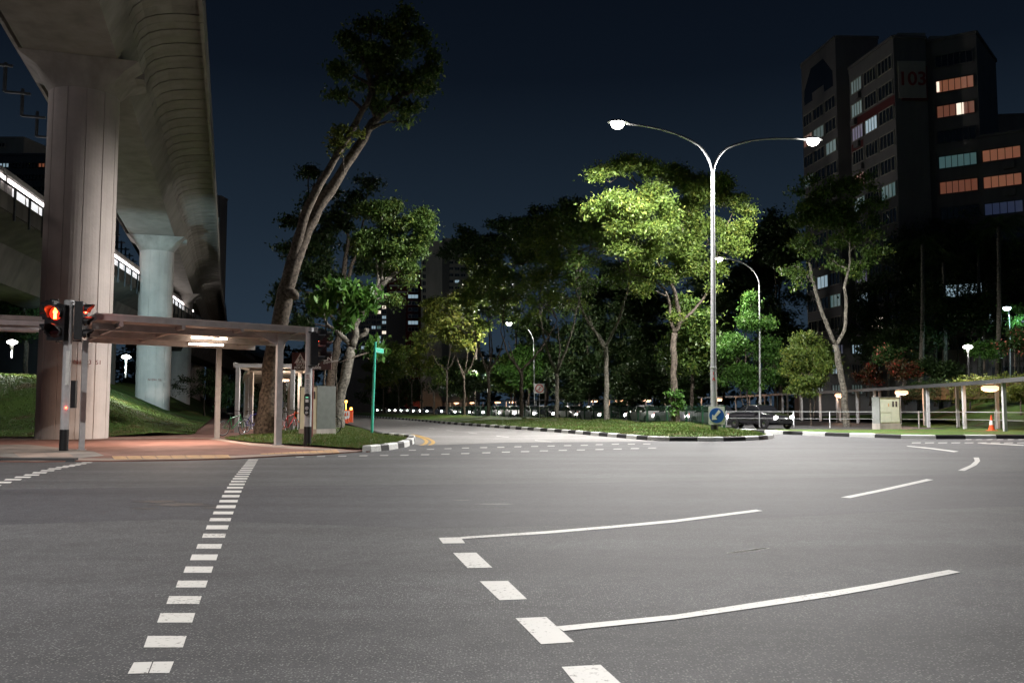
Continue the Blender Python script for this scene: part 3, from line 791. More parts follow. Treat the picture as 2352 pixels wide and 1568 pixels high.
child(wing(1), via); child(wing(-1), via)
for sgn in (1, -1):
    b = MB(); pp = [(4.87, 17.35), (5.02, 17.35), (5.06, 18.5), (4.9, 18.52), (4.88, 17.9)]
    if sgn < 0: pp = [(q[0] - 1.92, q[1]) for q in pp]
    fine = catm(VP, 2.2)
    for i in range(len(fine) - 1):
        a, c = Vector(fine[i]), Vector(fine[i + 1]); a2 = a.lerp(c, 0.02)
        loft(b, [tuple(a2), tuple(c)], [(sgn * q[0], q[1]) for q in (pp if sgn > 0 else pp[::-1])])
    child(b.build('parapet', 'concrete_deck'), via)
# hanging cable brackets along the left edge
for i, y in enumerate(np.arange(14, 120, 3.4)):
    x = vx(y); n = Vector((0.951, 0.308, 0)); b = MB()
    p = Vector((x, y, 0)) - n * 4.0
    b.bar(p + Vector((0, 0, 17.5)), p + Vector((0, 0, 16.1)), .12, .12); b.bar(p + Vector((0, 0, 16.1)), p + n * 1.1 + Vector((0, 0, 16.1)), .12, .1)
    child(b.build('cable_bracket', 'dark_steel'), via)
# screen fence at the far bend
b = MB(); loft(b, [q for q in vpath if q[1] > 150], [(5.0, 18.4), (5.06, 18.4), (5.06, 20.0), (5.0, 20.0)]); child(b.build('noise_fence', 'dark_steel'), via)
# drain pipes at the pier heads
for k, (py, gz) in enumerate(((36, 0.15), (73, 2.0), (110, 2.4), (150, 2.4), (190, 2), (239, 2))):
    px = vx(py) + .3 if py < 160 else (-68.6 if py == 190 else -79.5)
    b = MB(); R0 = 1.36; nfl = 12; pts = []
    # fluted shaft: flat faces with a groove between them
    ring = []
    for j in range(nfl):
        t0 = 2 * math.pi * j / nfl; t1 = 2 * math.pi * (j + 1) / nfl; g = 0.016
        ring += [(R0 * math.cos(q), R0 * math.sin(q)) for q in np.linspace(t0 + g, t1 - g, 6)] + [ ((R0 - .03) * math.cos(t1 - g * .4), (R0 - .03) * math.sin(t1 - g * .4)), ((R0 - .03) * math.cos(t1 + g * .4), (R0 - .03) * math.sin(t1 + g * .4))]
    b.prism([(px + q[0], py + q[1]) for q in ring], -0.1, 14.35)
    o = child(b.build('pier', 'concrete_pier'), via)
    # capital flares from a circle to the girder's width
    b = MB(); n = 32; prof = []
    dv = Vector((-0.308, 0.951, 0)); nv = Vector((0.951, 0.308, 0)); base = Vector((px, py, 0))
    rings = [(14.35, 0.0, 1.0), (14.5, 0.06, 1.0), (15.1, 0.5, 1.0), (15.44, 0.95, 1.0), (15.49, 1.0, 1.0)]
    hw, hl = 2.25, 1.9
    for z, t, _ in rings:
        for j in range(n):
            a = 2 * math.pi * j / n; cx_, sx_ = math.cos(a), math.sin(a)
            sq = 1 / max(abs(cx_), abs(sx_)); rx_ = (1 - t) * 1.36 * cx_ + t * hw * max(-1, min(1, cx_ * sq)); ry_ = (1 - t) * 1.36 * sx_ + t * hl * max(-1, min(1, sx_ * sq))
            b.v.append(tuple(base + nv * rx_ + dv * ry_ + Vector((0, 0, z))))
    for i in range(len(rings) - 1):
        for j in range(n):
            j2 = (j + 1) % n; b.f.append((i * n + j, i * n + j2, (i + 1) * n + j2, (i + 1) * n + j)); b.mi.append(0)
    b.f.append(tuple((len(rings) - 1) * n + j for j in range(n))); b.mi.append(0)
    b.cbox((0, 0, 0), (0.9, 0.9, 0.25), 0, Matrix.Translation(base + Vector((0, 0, 15.38)) + nv * 1.9) @ Matrix.Rotation(R(18), 4, 'Z'))
    cc = b.build('pier_capital', 'concrete', smooth=False); child(cc, via); smooth_by_angle(cc, 35)
    if k < 2:
        ln = Vector((-px, -py, 0)).normalized(); a = math.atan2(ln.y, ln.x) + math.pi / 2
        zt_ = gz + (2.95 if k == 0 else 1.55)
        xo = 0.46 if k == 0 else 0.1
        tx = text('N1093  S1' if k == 0 else 'N1094  S1', .24, (px + ln.x * 1.375 + xo * math.cos(a), py + ln.y * 1.375 + xo * math.sin(a), zt_), (R(90), 0, a), 'red_letter', None, 'pier_number', .006)
        child(tx, via)

# ---- second, lower viaduct behind with a train
v2 = empty('lower_viaduct', (-33, 70, 0), 0, 'dark lower railway viaduct behind the big pier, carrying the lit train', 'viaduct')
v2dir = Vector((-6.7, 32.1, 0)).normalized(); v2n = Vector((v2dir.y, -v2dir.x, 0))
v2p = [tuple(Vector((-28.6, 47.9, 0)) - v2n * 1.6 + v2dir * s) for s in (-35, -10, 15, 40, 80, 140)]
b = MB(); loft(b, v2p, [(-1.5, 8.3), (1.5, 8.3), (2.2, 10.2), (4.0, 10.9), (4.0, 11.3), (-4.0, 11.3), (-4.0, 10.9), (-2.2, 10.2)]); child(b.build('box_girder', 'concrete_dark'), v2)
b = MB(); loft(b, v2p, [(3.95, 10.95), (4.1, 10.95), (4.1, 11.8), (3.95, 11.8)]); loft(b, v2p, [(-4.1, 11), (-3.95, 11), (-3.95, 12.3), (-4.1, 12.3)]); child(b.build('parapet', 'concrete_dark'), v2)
b = MB()
for s in np.arange(-34, 120, 2.2):
    p = Vector((-28.6, 47.9, 0)) - v2n * 1.6 + v2dir * s + v2n * 4.15
    b.bar(p + Vector((0, 0, 10.6)), p + Vector((0, 0, 12.3)), .1, .1); 
b.bar(Vector(v2p[0]) + v2n * 4.15 + Vector((0, 0, 12.25)), Vector(v2p[-1]) + v2n * 4.15 + Vector((0, 0, 12.25)), .08, .08)
child(b.build('handrail', 'dark_steel'), v2)
b = MB()
for s in (30, 68, 106, -8):
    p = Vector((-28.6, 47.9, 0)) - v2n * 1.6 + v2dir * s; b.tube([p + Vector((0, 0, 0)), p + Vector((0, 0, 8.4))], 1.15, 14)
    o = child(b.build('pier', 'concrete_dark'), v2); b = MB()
tr = empty('train', tuple(Vector((-28.6, 47.9, 11.3)) + v2dir * 10), 0, 'pale train with a bright lit window strip on the lower viaduct behind the pier', 'train')
for c in range(4):
    s0 = -22 + c * 23.2; cpath = [tuple(Vector((-28.6, 47.9, 0)) - v2n * 0.1 + v2dir * s) for s in (s0, s0 + 22.6)]
    b = MB(); loft(b, cpath, [(-2.9, 12.2), (0.0, 12.2), (0.08, 12.9), (0.02, 14.6), (-0.3, 15.1), (-2.6, 15.1), (-2.9, 14.6)]); child(b.build('carriage', 'roof_edge'), tr)
    b = MB()
    for j in range(9):
        a0 = s0 + 0.8 + j * 2.4; q = [tuple(Vector((-28.6, 47.9, 0)) - v2n * 0.1 + v2dir * s) for s in (a0, a0 + 2.0)]
        loft(b, q, [(0.04, 13.0), (0.10, 13.0), (0.10, 13.95), (0.04, 13.95)])
    child(b.build('window_strip', 'train_light'), tr)
    b = MB(); loft(b, cpath, [(0.03, 14.1), (0.14, 14.1), (0.14, 14.32), (0.03, 14.32)]); child(b.build('light_strip', 'train_strip'), tr)

# ================================================================== BUILDINGS
def on_plane(x, y, A, B):            # pixel -> (u metres along A->B, z) on the vertical plane through A,B
    a, c = slopes(x, y); d = (B - A); n = Vector((d.y, -d.x)); 
    Y = (A.x * n.x + A.y * n.y) / (a * n.x + n.y); p = Vector((a * Y, Y)); return (p - A).dot(d.normalized()), HC + c * Y
def add_window(par, A, B, u0, u1, z0, z1_, lit, nm=4, frame='wall_grey', proud=0.0, depth=0.12, loc0=None):
    d = (B - A).normalized(); n = Vector((d.y, -d.x))
    if n.dot(Vector((0, 0)) - A) < 0: n = -n
    D = Vector((d.x, d.y, 0)); N = Vector((n.x, n.y, 0)); O = Vector((A.x, A.y, 0)) + N * (0.02 + proud)
    M = Matrix(((D.x, N.x, 0, O.x), (D.y, N.y, 0, O.y), (0, 0, 1, 0), (0, 0, 0, 1)))
    b = MB(); t = 0.07
    b.box((u0 - t, 0, z0 - t), (u1 + t, depth, z0), 0, M); b.box((u0 - t, 0, z1_), (u1 + t, depth, z1_ + t), 0, M)
    b.box((u0 - t, 0, z0), (u0, depth, z1_), 0, M); b.box((u1, 0, z0), (u1 + t, depth, z1_), 0, M)
    for k in range(1, nm):
        u = u0 + (u1 - u0) * k / nm; b.box((u - .03, 0, z0), (u + .03, depth * .8, z1_), 0, M)
    o = b.build('window', frame); child(o, par)
    b = MB(); b.box((u0, 0.002, z0), (u1, 0.035, z1_), 0, M)
    p = b.build('pane', lit); p.parent = o; p.matrix_parent_inverse = Matrix.Identity(4)
    return o, M
V2 = lambda x, y: Vector((x, y))
def block(name, poly, z1_, m, label, z0=-0.5):
    c = (sum(p[0] for p in poly) / len(poly), sum(p[1] for p in poly) / len(poly), 0)
    e = empty(name, c, 0, label, 'building')
    b = MB(); b.prism(poly, z0, z1_); child(b.build('wall', m), e)
    b = MB(); 
    n = len(poly)
    for i in range(n):
        a, q = Vector((*poly[i], z1_ + .12)), Vector((*poly[(i + 1) % n], z1_ + .12)); b.bar(a, q, .3, .3)
    child(b.build('roof_edge', m), e)
    return e
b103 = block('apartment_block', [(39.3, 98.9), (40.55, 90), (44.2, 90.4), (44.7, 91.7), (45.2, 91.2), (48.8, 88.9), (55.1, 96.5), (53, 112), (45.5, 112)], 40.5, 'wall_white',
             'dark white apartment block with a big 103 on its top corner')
A1, B1 = V2(39.3, 98.9), V2(40.55, 90.0)
ac = MB()
lit1 = {(0, 0): 'win_teal_dim', (1, 0): 'win_teal', (2, 0): 'win_purple', (2, 1): 'win_cold', (4, 0): 'win_orange_dim', (5, 0): 'win_teal', (5, 2): 'win_teal', (8, 0): 'win_purple', (9, 0): 'win_cold', (10, 1): 'win_white'}
for k in range(12):
    zb_ = 37.3 - 2.75 * k
    for j, (u0, u1) in enumerate(((0.5, 2.7), (3.3, 5.6), (6.1, 8.7))):
        add_window(b103, A1, B1, u0, u1, zb_, zb_ + 1.45, lit1.get((k, j), 'glass_dark'), 4)
d = (B1 - A1).normalized()
b = MB(); M = Matrix(((d.x, -0.99, 0, A1.x), (d.y, -.139, 0, A1.y), (0, 0, 1, 0), (0, 0, 0, 1)))
b.box((0.1, -0.0, 33.1), (8.95, 0.02, 34.3), 0, M); b.box((0.1, -0.0, 30.35), (2.6, 0.02, 31.5), 0, M); child(b.build('red_band', 'wall_red'), b103)
for k, u in ((0, 1.6), (1, .6), (3, 1.8), (2, 1.2), (9, 3.4)):
    b = MB(); b.box((u, .02, 36.3 - 2.75 * k), (u + .9, .42, 36.95 - 2.75 * k), 0, M); child(b.build('air_conditioner', 'wall_white'), b103)
A2, B2 = V2(45.2, 91.2), V2(48.8, 88.9)
for k in range(12):
    zb_ = 37.45 - 2.75 * k
    o, M2 = add_window(b103, A2, B2, 0.35, 3.85, zb_ + .1, zb_ + 1.35, {1: 'win_orange', 2: 'win_orange_dim', 4: 'win_teal', 5: 'win_orange_dim', 9: 'win_cold'}.get(k, 'glass_dark'), 6, 'wall_white' if k == 0 else 'dark_steel', 0.0, .14)
    if k == 2:
        b = MB(); b.box((2.2, .05, zb_ + .1), (2.85, .06, zb_ + 1.4), 0, M2); p = b.build('curtain', 'win_white'); p.parent = o
    if k == 1:
        b = MB(); b.box((.38, .05, zb_ + .2), (.62, .06, zb_ + 1.3), 0, M2); p = b.build('curtain', 'win_white'); p.parent = o
# number board
b = MB(); b.box((40.95, 90.0 - .12, 33.9), (43.85, 90.0 + .2, 37.9)); nb = child(b.build('number_board', 'board_pale'), b103)
b = MB(); b.box((41.25, 89.95, 33.65), (44.05, 90.12, 33.92)); b.box((43.86, 89.95, 33.9), (44.05, 90.15, 37.4)); s = b.build('board_edge', 'wall_red'); child(s, b103)
tx = text('103', 2.05, (42.4, 89.85, 35.9), (R(90), 0, 0), 'red_letter', None, 'number', .03, bold=.03); child(tx, b103)
nb.rotation_euler = (0, 0, 0)
# rooftop slabs
b = MB(); b.box((42, 92, 40.8), (45, 95, 41.9)); child(b.build('roof_house', 'wall_grey'), b103); b = MB(); b.box((46, 93, 40.8), (49.5, 96, 42)); child(b.build('roof_house', 'wall_grey'), b103)
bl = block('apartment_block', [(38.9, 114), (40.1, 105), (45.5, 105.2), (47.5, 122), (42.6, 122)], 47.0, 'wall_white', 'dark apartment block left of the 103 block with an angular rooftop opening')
A3, B3 = V2(38.9, 114), V2(40.1, 105)
for k in range(13):
    for j, (u0, u1) in enumerate(((0.4, 2.7), (3.1, 5.8), (6.3, 8.8))):
        zb_ = 38.4 - 2.75 * k
        add_window(bl, A3, B3, u0, u1, zb_, zb_ + 1.45, {(1, 1): 'win_teal_dim', (2, 2): 'win_teal', (1, 0): 'win_orange_dim', (3, 0): 'win_teal_dim', (8, 1): 'win_cold', (9, 2): 'win_teal'}.get((k, j), 'glass_dark'), 3)
op = [on_plane(*z7(*p), A3, B3) for p in ((335, 410), (400, 495), (405, 600), (345, 640), (340, 590), (258, 650), (262, 700), (205, 740), (205, 640), (250, 480))]
d3 = (B3 - A3).normalized(); b = MB(); n3 = Vector((-0.991, -0.132, 0))
vs = [Vector((A3.x + d3.x * u, A3.y + d3.y * u, z)) + n3 * .03 for u, z in op]; b.add(vs + [v - n3 * .028 for v in vs], [tuple(range(10)), tuple(reversed(range(10, 20)))] + [(i, (i + 1) % 10, 10 + (i + 1) % 10, 10 + i) for i in range(10)])
child(b.build('opening_shade_panel', 'glass_dark'), bl)  # flat dark panel on the wall; its colour stands for the recess's shade
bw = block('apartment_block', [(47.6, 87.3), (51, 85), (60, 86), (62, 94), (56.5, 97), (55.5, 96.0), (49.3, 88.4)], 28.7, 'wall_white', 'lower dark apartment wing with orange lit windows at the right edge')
A4, B4 = V2(47.6, 87.3), V2(51, 85)
for k in range(9):
    zb_ = 26.05 - 2.75 * k
    o, M4 = add_window(bw, A4, B4, 0.45, 3.75, zb_ + .1, zb_ + 1.25, {0: 'win_orange', 1: 'win_orange', 2: 'win_blue', 6: 'win_cold'}.get(k, 'glass_dark'), 5, 'dark_steel')
    b = MB(); b.box((2.3, .02, zb_ - .95), (3.2, .4, zb_ - .25), 0, M4); child(b.build('air_conditioner', 'wall_white'), bw)
bf = block('apartment_block', [(79, 140), (97, 138), (97, 150), (79, 150)], 49, 'wall_white', 'distant pale apartment block behind the wing at the right edge')
for k in range(3):
    for j in range(5): add_window(bf, V2(79, 140), V2(97, 138), .8 + j * 3.4, 3.6 + j * 3.4, 44 - 3 * k, 45.6 - 3 * k, 'glass_dark', 3, 'roof_edge')

# white ground floor behind the big fork tree
# centre: grey tower with number panel, red-brown blocks, pale lit tower
def far_block(name, x0, x1, ytop, Y, dep, m, label, wins=None, skew=0.0, z0=0):
    p0 = W(x0, ytop, Y); p1 = W(x1, ytop, Y + skew)
    e = block(name, [(p0.x, p0.y), (p1.x, p1.y), (p1.x + .15 * dep, p1.y + dep), (p0.x + .15 * dep, p0.y + dep)], p0.z, m, label)
    for (X0, X1, Y0, Y1, mm, nm) in (wins or []):
        A, B = V2(p0.x, p0.y), V2(p1.x, p1.y)
        u0, zt0 = on_plane(X0, Y0, A, B); u1, zb0 = on_plane(X1, Y1, A, B)
        add_window(e, A, B, u0, u1, zb0, zt0, mm, nm, 'roof_edge' if m == 'wall_red' else m, 0, .3)
    return e
ws = [(971 + 0, 978, 598 + 16 * i, 608 + 16 * i, 'glass_dark', 2) for i in range(9)]
far_block('tower_block', 968, 1016, 556, 210, 14, 'wall_grey', 'slim grey apartment tower rising above the median trees', ws)
far_block('tower_block', 1016.5, 1080, 550, 218, 14, 'wall_grey', 'dark apartment slab joined behind the slim grey tower',
          [(1017 + 14 * j, 1027 + 14 * j, 600 + 14.5 * i, 606 + 14.5 * i, {(2, 0): 'win_cold', (5, 1): 'win_white', (3, 2): 'win_cold', (6, 1): 'win_cold', (7, 3): 'win_cold', (4, 3): 'win_white'}.get((i, j), 'glass_dark'), 2) for i in range(9) for j in range(4)])
far_block('tower_block', 889, 968, 622, 235, 14, 'wall_red', 'red brown apartment block with white balconies left of the grey tower',
          [(938, 960, 632 + 15 * i, 640 + 15 * i, {3: 'win_cold', 7: 'win_cold'}.get(i, 'glass_dark'), 3) for i in range(9)] + [(895, 932, 640 + 15 * i, 642 + 15 * i, 'roof_edge', 1) for i in range(6)])
far_block('tower_block', 868, 926, 560, 262, 16, 'wall_grey', 'tall tower with bright windows seen through the leaves left of the red brown block',
          [(884 + 8 * j, 890 + 8 * j, 597 + 10 * i, 603 + 10 * i, ['win_white', 'win_cold', 'glass_dark', 'win_white'][(i * 3 + j * 5) % 4] if i in (0, 1, 2, 3, 4, 8, 9) else 'glass_dark', 2) for i in range(10) for j in range(2)])
far_block('tower_block', 800, 889, 690, 200, 16, 'wall_white', 'pale apartment block with scattered lit windows behind the green post',
          [(818 + 12 * j, 827 + 12 * j, 702 + 11.6 * i, 709 + 11.6 * i, {(1, 4): 'win_white', (0, 5): 'win_white', (2, 5): 'win_cold', (4, 3): 'win_cold', (4, 4): 'win_teal', (3, 5): 'win_cold', (5, 5): 'win_white', (6, 4): 'win_cold', (7, 3): 'win_teal', (7, 4): 'win_cold', (8, 1): 'win_cold', (9, 2): 'win_cold', (8, 4): 'win_cold'}.get((i, j), 'glass_dark'), 2) for i in range(11) for j in range(6)])
# left edge
far_block('tower_block', 484, 506, 452, 170, 3, 'wall_white', 'thin tall tower with lit windows beside the viaduct edge',
          [(494, 503, 500 + 17 * i, 548 + 17 * i, ['win_teal', 'win_white', 'win_cold', 'win_white', 'glass_dark', 'win_cold', 'win_teal', 'glass_dark', 'win_cold'][i], 2) for i in range(9)])
lb = [(0 + 30 * j, 22 + 30 * j, 376 + 27 * i, 385 + 27 * i, {(0, 0): 'win_cold', (0, 3): 'win_orange', (2, 0): 'win_cold', (1, 0): 'win_cold', (3, 0): 'win_cold'}.get((i, j), 'glass_dark'), 3) for i in range(9) for j in range(4)]
far_block('apartment_block', -90, 140, 357, 120, 14, 'wall_white', 'apartment slab with a few lit windows behind the lower viaduct at the left edge', lb + [(-60, -40, 376 + 27 * i, 385 + 27 * i, 'glass_dark', 3) for i in range(8)])
far_block('apartment_block', -80, 55, 318, 150, 12, 'wall_grey', 'dark stepped rooftop rising behind the slab at the left edge', [(-10, 12, 330, 338, 'glass_dark', 3)])
bb = far_block('apartment_block', 1840, 2010, 780, 92, 5, 'wall_white', 'white lower floors with barred windows behind the forked tree',
          [(1865 + 45 * j, 1890 + 45 * j, 792 + 46 * i, 812 + 46 * i, ['glass_dark', 'win_blue', 'win_cold', 'glass_dark'][(j + i) % 4] if i < 2 else 'win_teal_dim', 4) for i in range(3) for j in range(3)])

# ================================================================== COVERED WALKWAYS
# near shelter at the crossing
sh = empty('covered_walkway', (-9.5, 29, FZ), 0, 'grey flat-roofed walkway shelter at the crossing, behind the red-lit signal pole', 'shelter')
def P(*a): return Vector(a)
fA, fB = G(190, 1033, FZ), G(640, 1022, FZ)
ax = (fB - fA); ax.z = 0; ax.normalize(); bx = Vector((-ax.y, ax.x, 0))
zr = 3.82
A_, B_ = fA + ax * 0.25 - bx * .12, fB + ax * 1.05 - bx * .6
depth_ = 8.0
C_, D_ = B_ + bx * depth_, A_ + bx * depth_
b = MB(); up = lambda v, z: Vector((v.x, v.y, z))
rise = -0.0
top = [up(A_, zr + .30), up(B_, zr + .16), up(C_, zr + .16), up(D_, zr + .30)]; bot = [p - Vector((0, 0, .07)) for p in top]
b.add(bot + top, [(4, 5, 6, 7), (3, 2, 1, 0), (0, 1, 5, 4), (1, 2, 6, 5), (2, 3, 7, 6), (3, 0, 4, 7)]); child(b.build('roof', 'roof_sheet'), sh)
b = MB(); e_ = MB()
for p, q in ((A_, B_), (B_, C_), (C_, D_), (D_, A_)):
    za = zr + (.30 if p in (A_, D_) else .16); zb_ = zr + (.30 if q in (A_, D_) else .16)
    b.bar(up(p, za - .10), up(q, zb_ - .10), .05, .17); e_.bar(up(p, za + .005), up(q, zb_ + .005), .08, .04)
child(b.build('fascia', 'post_grey'), sh); child(e_.build('roof_edge', 'roof_edge'), sh)
for t in np.linspace(0.1, .9, 4):
    b = MB(); p = A_.lerp(B_, t); q = D_.lerp(C_, t); b.bar(up(p, zr + .02), up(q, zr + .02), .10, .16); child(b.build('roof_beam', 'post_grey'), sh)
for t in (0.12, .5, .86):
    b = MB(); p = A_.lerp(D_, t); q = B_.lerp(C_, t); b.bar(up(p, zr - .0), up(q, zr - .10), .14, .22); child(b.build('roof_beam', 'post_grey'), sh)
posts = [(G(187, 1033, FZ), .15), (G(638, 1022, FZ), .20), (G(498, 1007, FZ), .18)]
for p, wd in posts:
    b = MB(); M = Matrix.Translation(p) @ Matrix.Rotation(math.atan2(ax.y, ax.x), 4, 'Z')
    b.box((-wd / 2, -wd / 2, 0), (wd / 2, wd / 2, zr - FZ - .05), 0, M); b.box((-wd * .8, -wd * .8, 0), (wd * .8, wd * .8, .02), 0, M)
    child(b.build('post', 'paint_grey'), sh)
b = MB(); p = posts[1][0]; b.add([up(p - ax * .9, zr - .02), up(p + ax * .5, zr - .02), up(p + ax * .12, zr - .42), up(p - ax * .12, zr - .42)] + [up(p - ax * .9 + bx * .05, zr - .02), up(p + ax * .5 + bx * .05, zr - .02), up(p + ax * .12 + bx * .05, zr - .42), up(p - ax * .12 + bx * .05, zr - .42)],
      [(0, 1, 2, 3), (7, 6, 5, 4), (0, 4, 5, 1), (1, 5, 6, 2), (2, 6, 7, 3), (3, 7, 4, 0)]); child(b.build('gusset', 'paint_grey'), sh)
for k, (px_, py_) in enumerate(((481, 776), (478, 784), (474, 791))):
    c = W(px_, py_, 31.2 + k * .7); b = MB(); b.bar(c - ax * .62, c + ax * .62, .1, .07)
    o = child(b.build('tube_lamp', 'tube_warm'), sh)
lc = W(478, 786, 31.5); al = lamp_light('shelter_light', 'AREA', lc - Vector((0, 0, .12)) + Vector((-.9, -.5, 0)), 520, (1, .76, .6), None, 1.2); al.data.shape = 'RECTANGLE'; al.data.size_y = .3; child(al, sh)
# left part of the shelter roof beside the pier
b = MB(); e0, e1 = W(-160, 716, 27.2), W(104, 727, 28.6)
sh2 = empty('covered_walkway', (e1.x, e1.y, 0), 0, 'walkway roof running out of the left edge behind the signal heads', 'shelter')
q0, q1 = e0 + bx * 3.2, e1 + bx * 3.2; q0.z = e0.z; q1.z = e1.z
tp = [e0, e1, q1, q0]; b.add([p - Vector((0, 0, .14)) for p in tp] + tp, [(4, 5, 6, 7), (3, 2, 1, 0), (0, 1, 5, 4), (1, 2, 6, 5), (2, 3, 7, 6), (3, 0, 4, 7)]); child(b.build('roof', 'roof_sheet'), sh2)
b = MB()
for k in (0.0, .45, 1.0): b.bar(e0 + bx * k * 3 - Vector((0, 0, .24)), e1 + bx * k * 3 - Vector((0, 0, .24)), .1, .16)
b.tube([e0 - Vector((0, 0, .45)), e1 - Vector((0.2, 0, .45))], .07, 8); child(b.build('roof_beam', 'paint_grey'), sh2)
for t in (0.0,):
    p = e0.lerp(e1, t) + bx * 1.6; b = MB(); b.box((p.x - .08, p.y - .08, FZ), (p.x + .08, p.y + .08, p.z - .2)); child(b.build('post', 'paint_grey'), sh2)

# long walkway leaving behind the leaning tree
w2 = empty('covered_walkway', (-13, 44, FZ), 0, 'long low covered walkway receding behind the leaning tree', 'shelter')
path2 = [(-12.45, 44), (-12.9, 48), (-16.2, 58), (-23, 80), (-34, 118), (-48, 165)]
b = MB(); pl = catm(path2, 3.0); loft(b, pl, [(-1.55, 3.42), (1.55, 3.42), (1.55, 3.5), (-1.55, 3.5)]); child(b.build('roof', 'roof_sheet'), w2)
b = MB(); loft(b, pl, [(1.51, 3.3), (1.6, 3.3), (1.6, 3.54), (1.51, 3.54)]); loft(b, pl, [(-1.6, 3.3), (-1.51, 3.3), (-1.51, 3.54), (-1.6, 3.54)]); child(b.build('fascia', 'roof_edge'), w2)
for i, p in enumerate(pl):
    b = MB(); n = offset_line(pl, i); p = Vector((p[0], p[1], 3.36)); b.bar(p - n * 1.5, p + n * 1.5, .08, .12)
    child(b.build('roof_beam', 'post_grey'), w2)
acc = 0
for i, p in enumerate(pl[:-1]):
    if i % 2 == 0:
        for sg in (1, -1):
            n = offset_line(pl, i); q = Vector((p[0], p[1], 0)) + n * 1.35 * sg; b = MB(); b.cbox((q.x, q.y, (FZ + 3.3) / 2), (.19, .19, 3.3 - FZ)); child(b.build('post', 'post_grey'), w2)
for i, (px_, Yd, st) in enumerate(((650, 50, 1), (648, 66, .5), (594, 100, 0))):
    c = W(px_, (873, 838, 0)[i] if i < 2 else 905, Yd) if i < 2 else None
    if c is None: continue
    b = MB(); b.bar(c - Vector((.35, 0, 0)), c + Vector((.35, 0, 0)), .12, .10); child(b.build('tube_lamp', 'lamp_warm'), w2)
l_ = lamp_light('shelter_light', 'POINT', W(650, 873, 50) - Vector((0, 0, .2)), 260, (1, .72, .5), None, .2); child(l_, w2)

# right walkway: long run of posts with orange lamps
w3 = empty('covered_walkway', (26.5, 60, .15), 0, 'long covered walkway with orange lamps along the far side of the road', 'shelter')
path3 = [(23.2, 36), (24.6, 42), (25.6, 50), (26.5, 60), (27.2, 69), (27.2, 85), (26.4, 109), (12.5, 140), (-3.3, 177), (-25, 240)]
pl = catm(path3, 2.2); zr3 = 2.55
b = MB(); loft(b, pl[::2], [(-1.1, zr3), (1.1, zr3 + .04), (1.1, zr3 + .10), (-1.1, zr3 + .06)]); child(b.build('roof', 'dark_steel'), w3)
b = MB(); loft(b, pl[::2], [(-1.17, zr3 - .10), (-1.11, zr3 - .10), (-1.11, zr3 + .10), (-1.17, zr3 + .10)]); child(b.build('fascia', 'dark_steel'), w3)
nposts = 0
for i in range(2, len(pl), 2):
    if nposts > 92: break
    for sg in (-1, 1):
        if pl[i][1] > 100 and sg == 1: continue
        n = offset_line(pl, i); q = Vector((pl[i][0], pl[i][1], 0)) + n * sg * 0.85; b = MB(); b.cbox((q.x, q.y, zr3 / 2 + .05), (.15, .15, zr3 - .1)); child(b.build('post', 'paint_grey'), w3); nposts += 1
lampx = [(2259, 888), (2083, 897), (1931, 906), (1660, 914), (1581, 915.5), (1487, 917), (1413, 919), (1362, 920), (1139, 925), (1180, 924), (1090, 926.5), (1052, 928), (1014, 928.5), (982, 930)]
def depth_on_path(px):
    best = None
    for i in range(len(pl) - 1):
        s0 = 1176 + F * pl[i][0] / pl[i][1]; s1 = 1176 + F * pl[i + 1][0] / pl[i + 1][1]
        if (s0 - px) * (s1 - px) <= 0: best = pl[i]; 
    return best
for k, (px_, py_) in enumerate(lampx):
    q = depth_on_path(px_)
    if q is None: continue
    n = Vector((1, 0, 0)); c = Vector((q[0] - .6, q[1], zr3 - .24)); s = .40 if q[1] < 90 else .60
    b = MB(); b.lathe(c, [(s * .7, 0.08), (s, 0.03), (s, -.12), (s * .6, -.20)], 12); child(b.build('lamp', 'lamp_warm'), w3)
    l_ = lamp_light('walkway_light', 'POINT', c - Vector((0, 0, .35)), 200 if q[1] < 90 else 420, (1, .55, .32), None, .2); child(l_, w3)

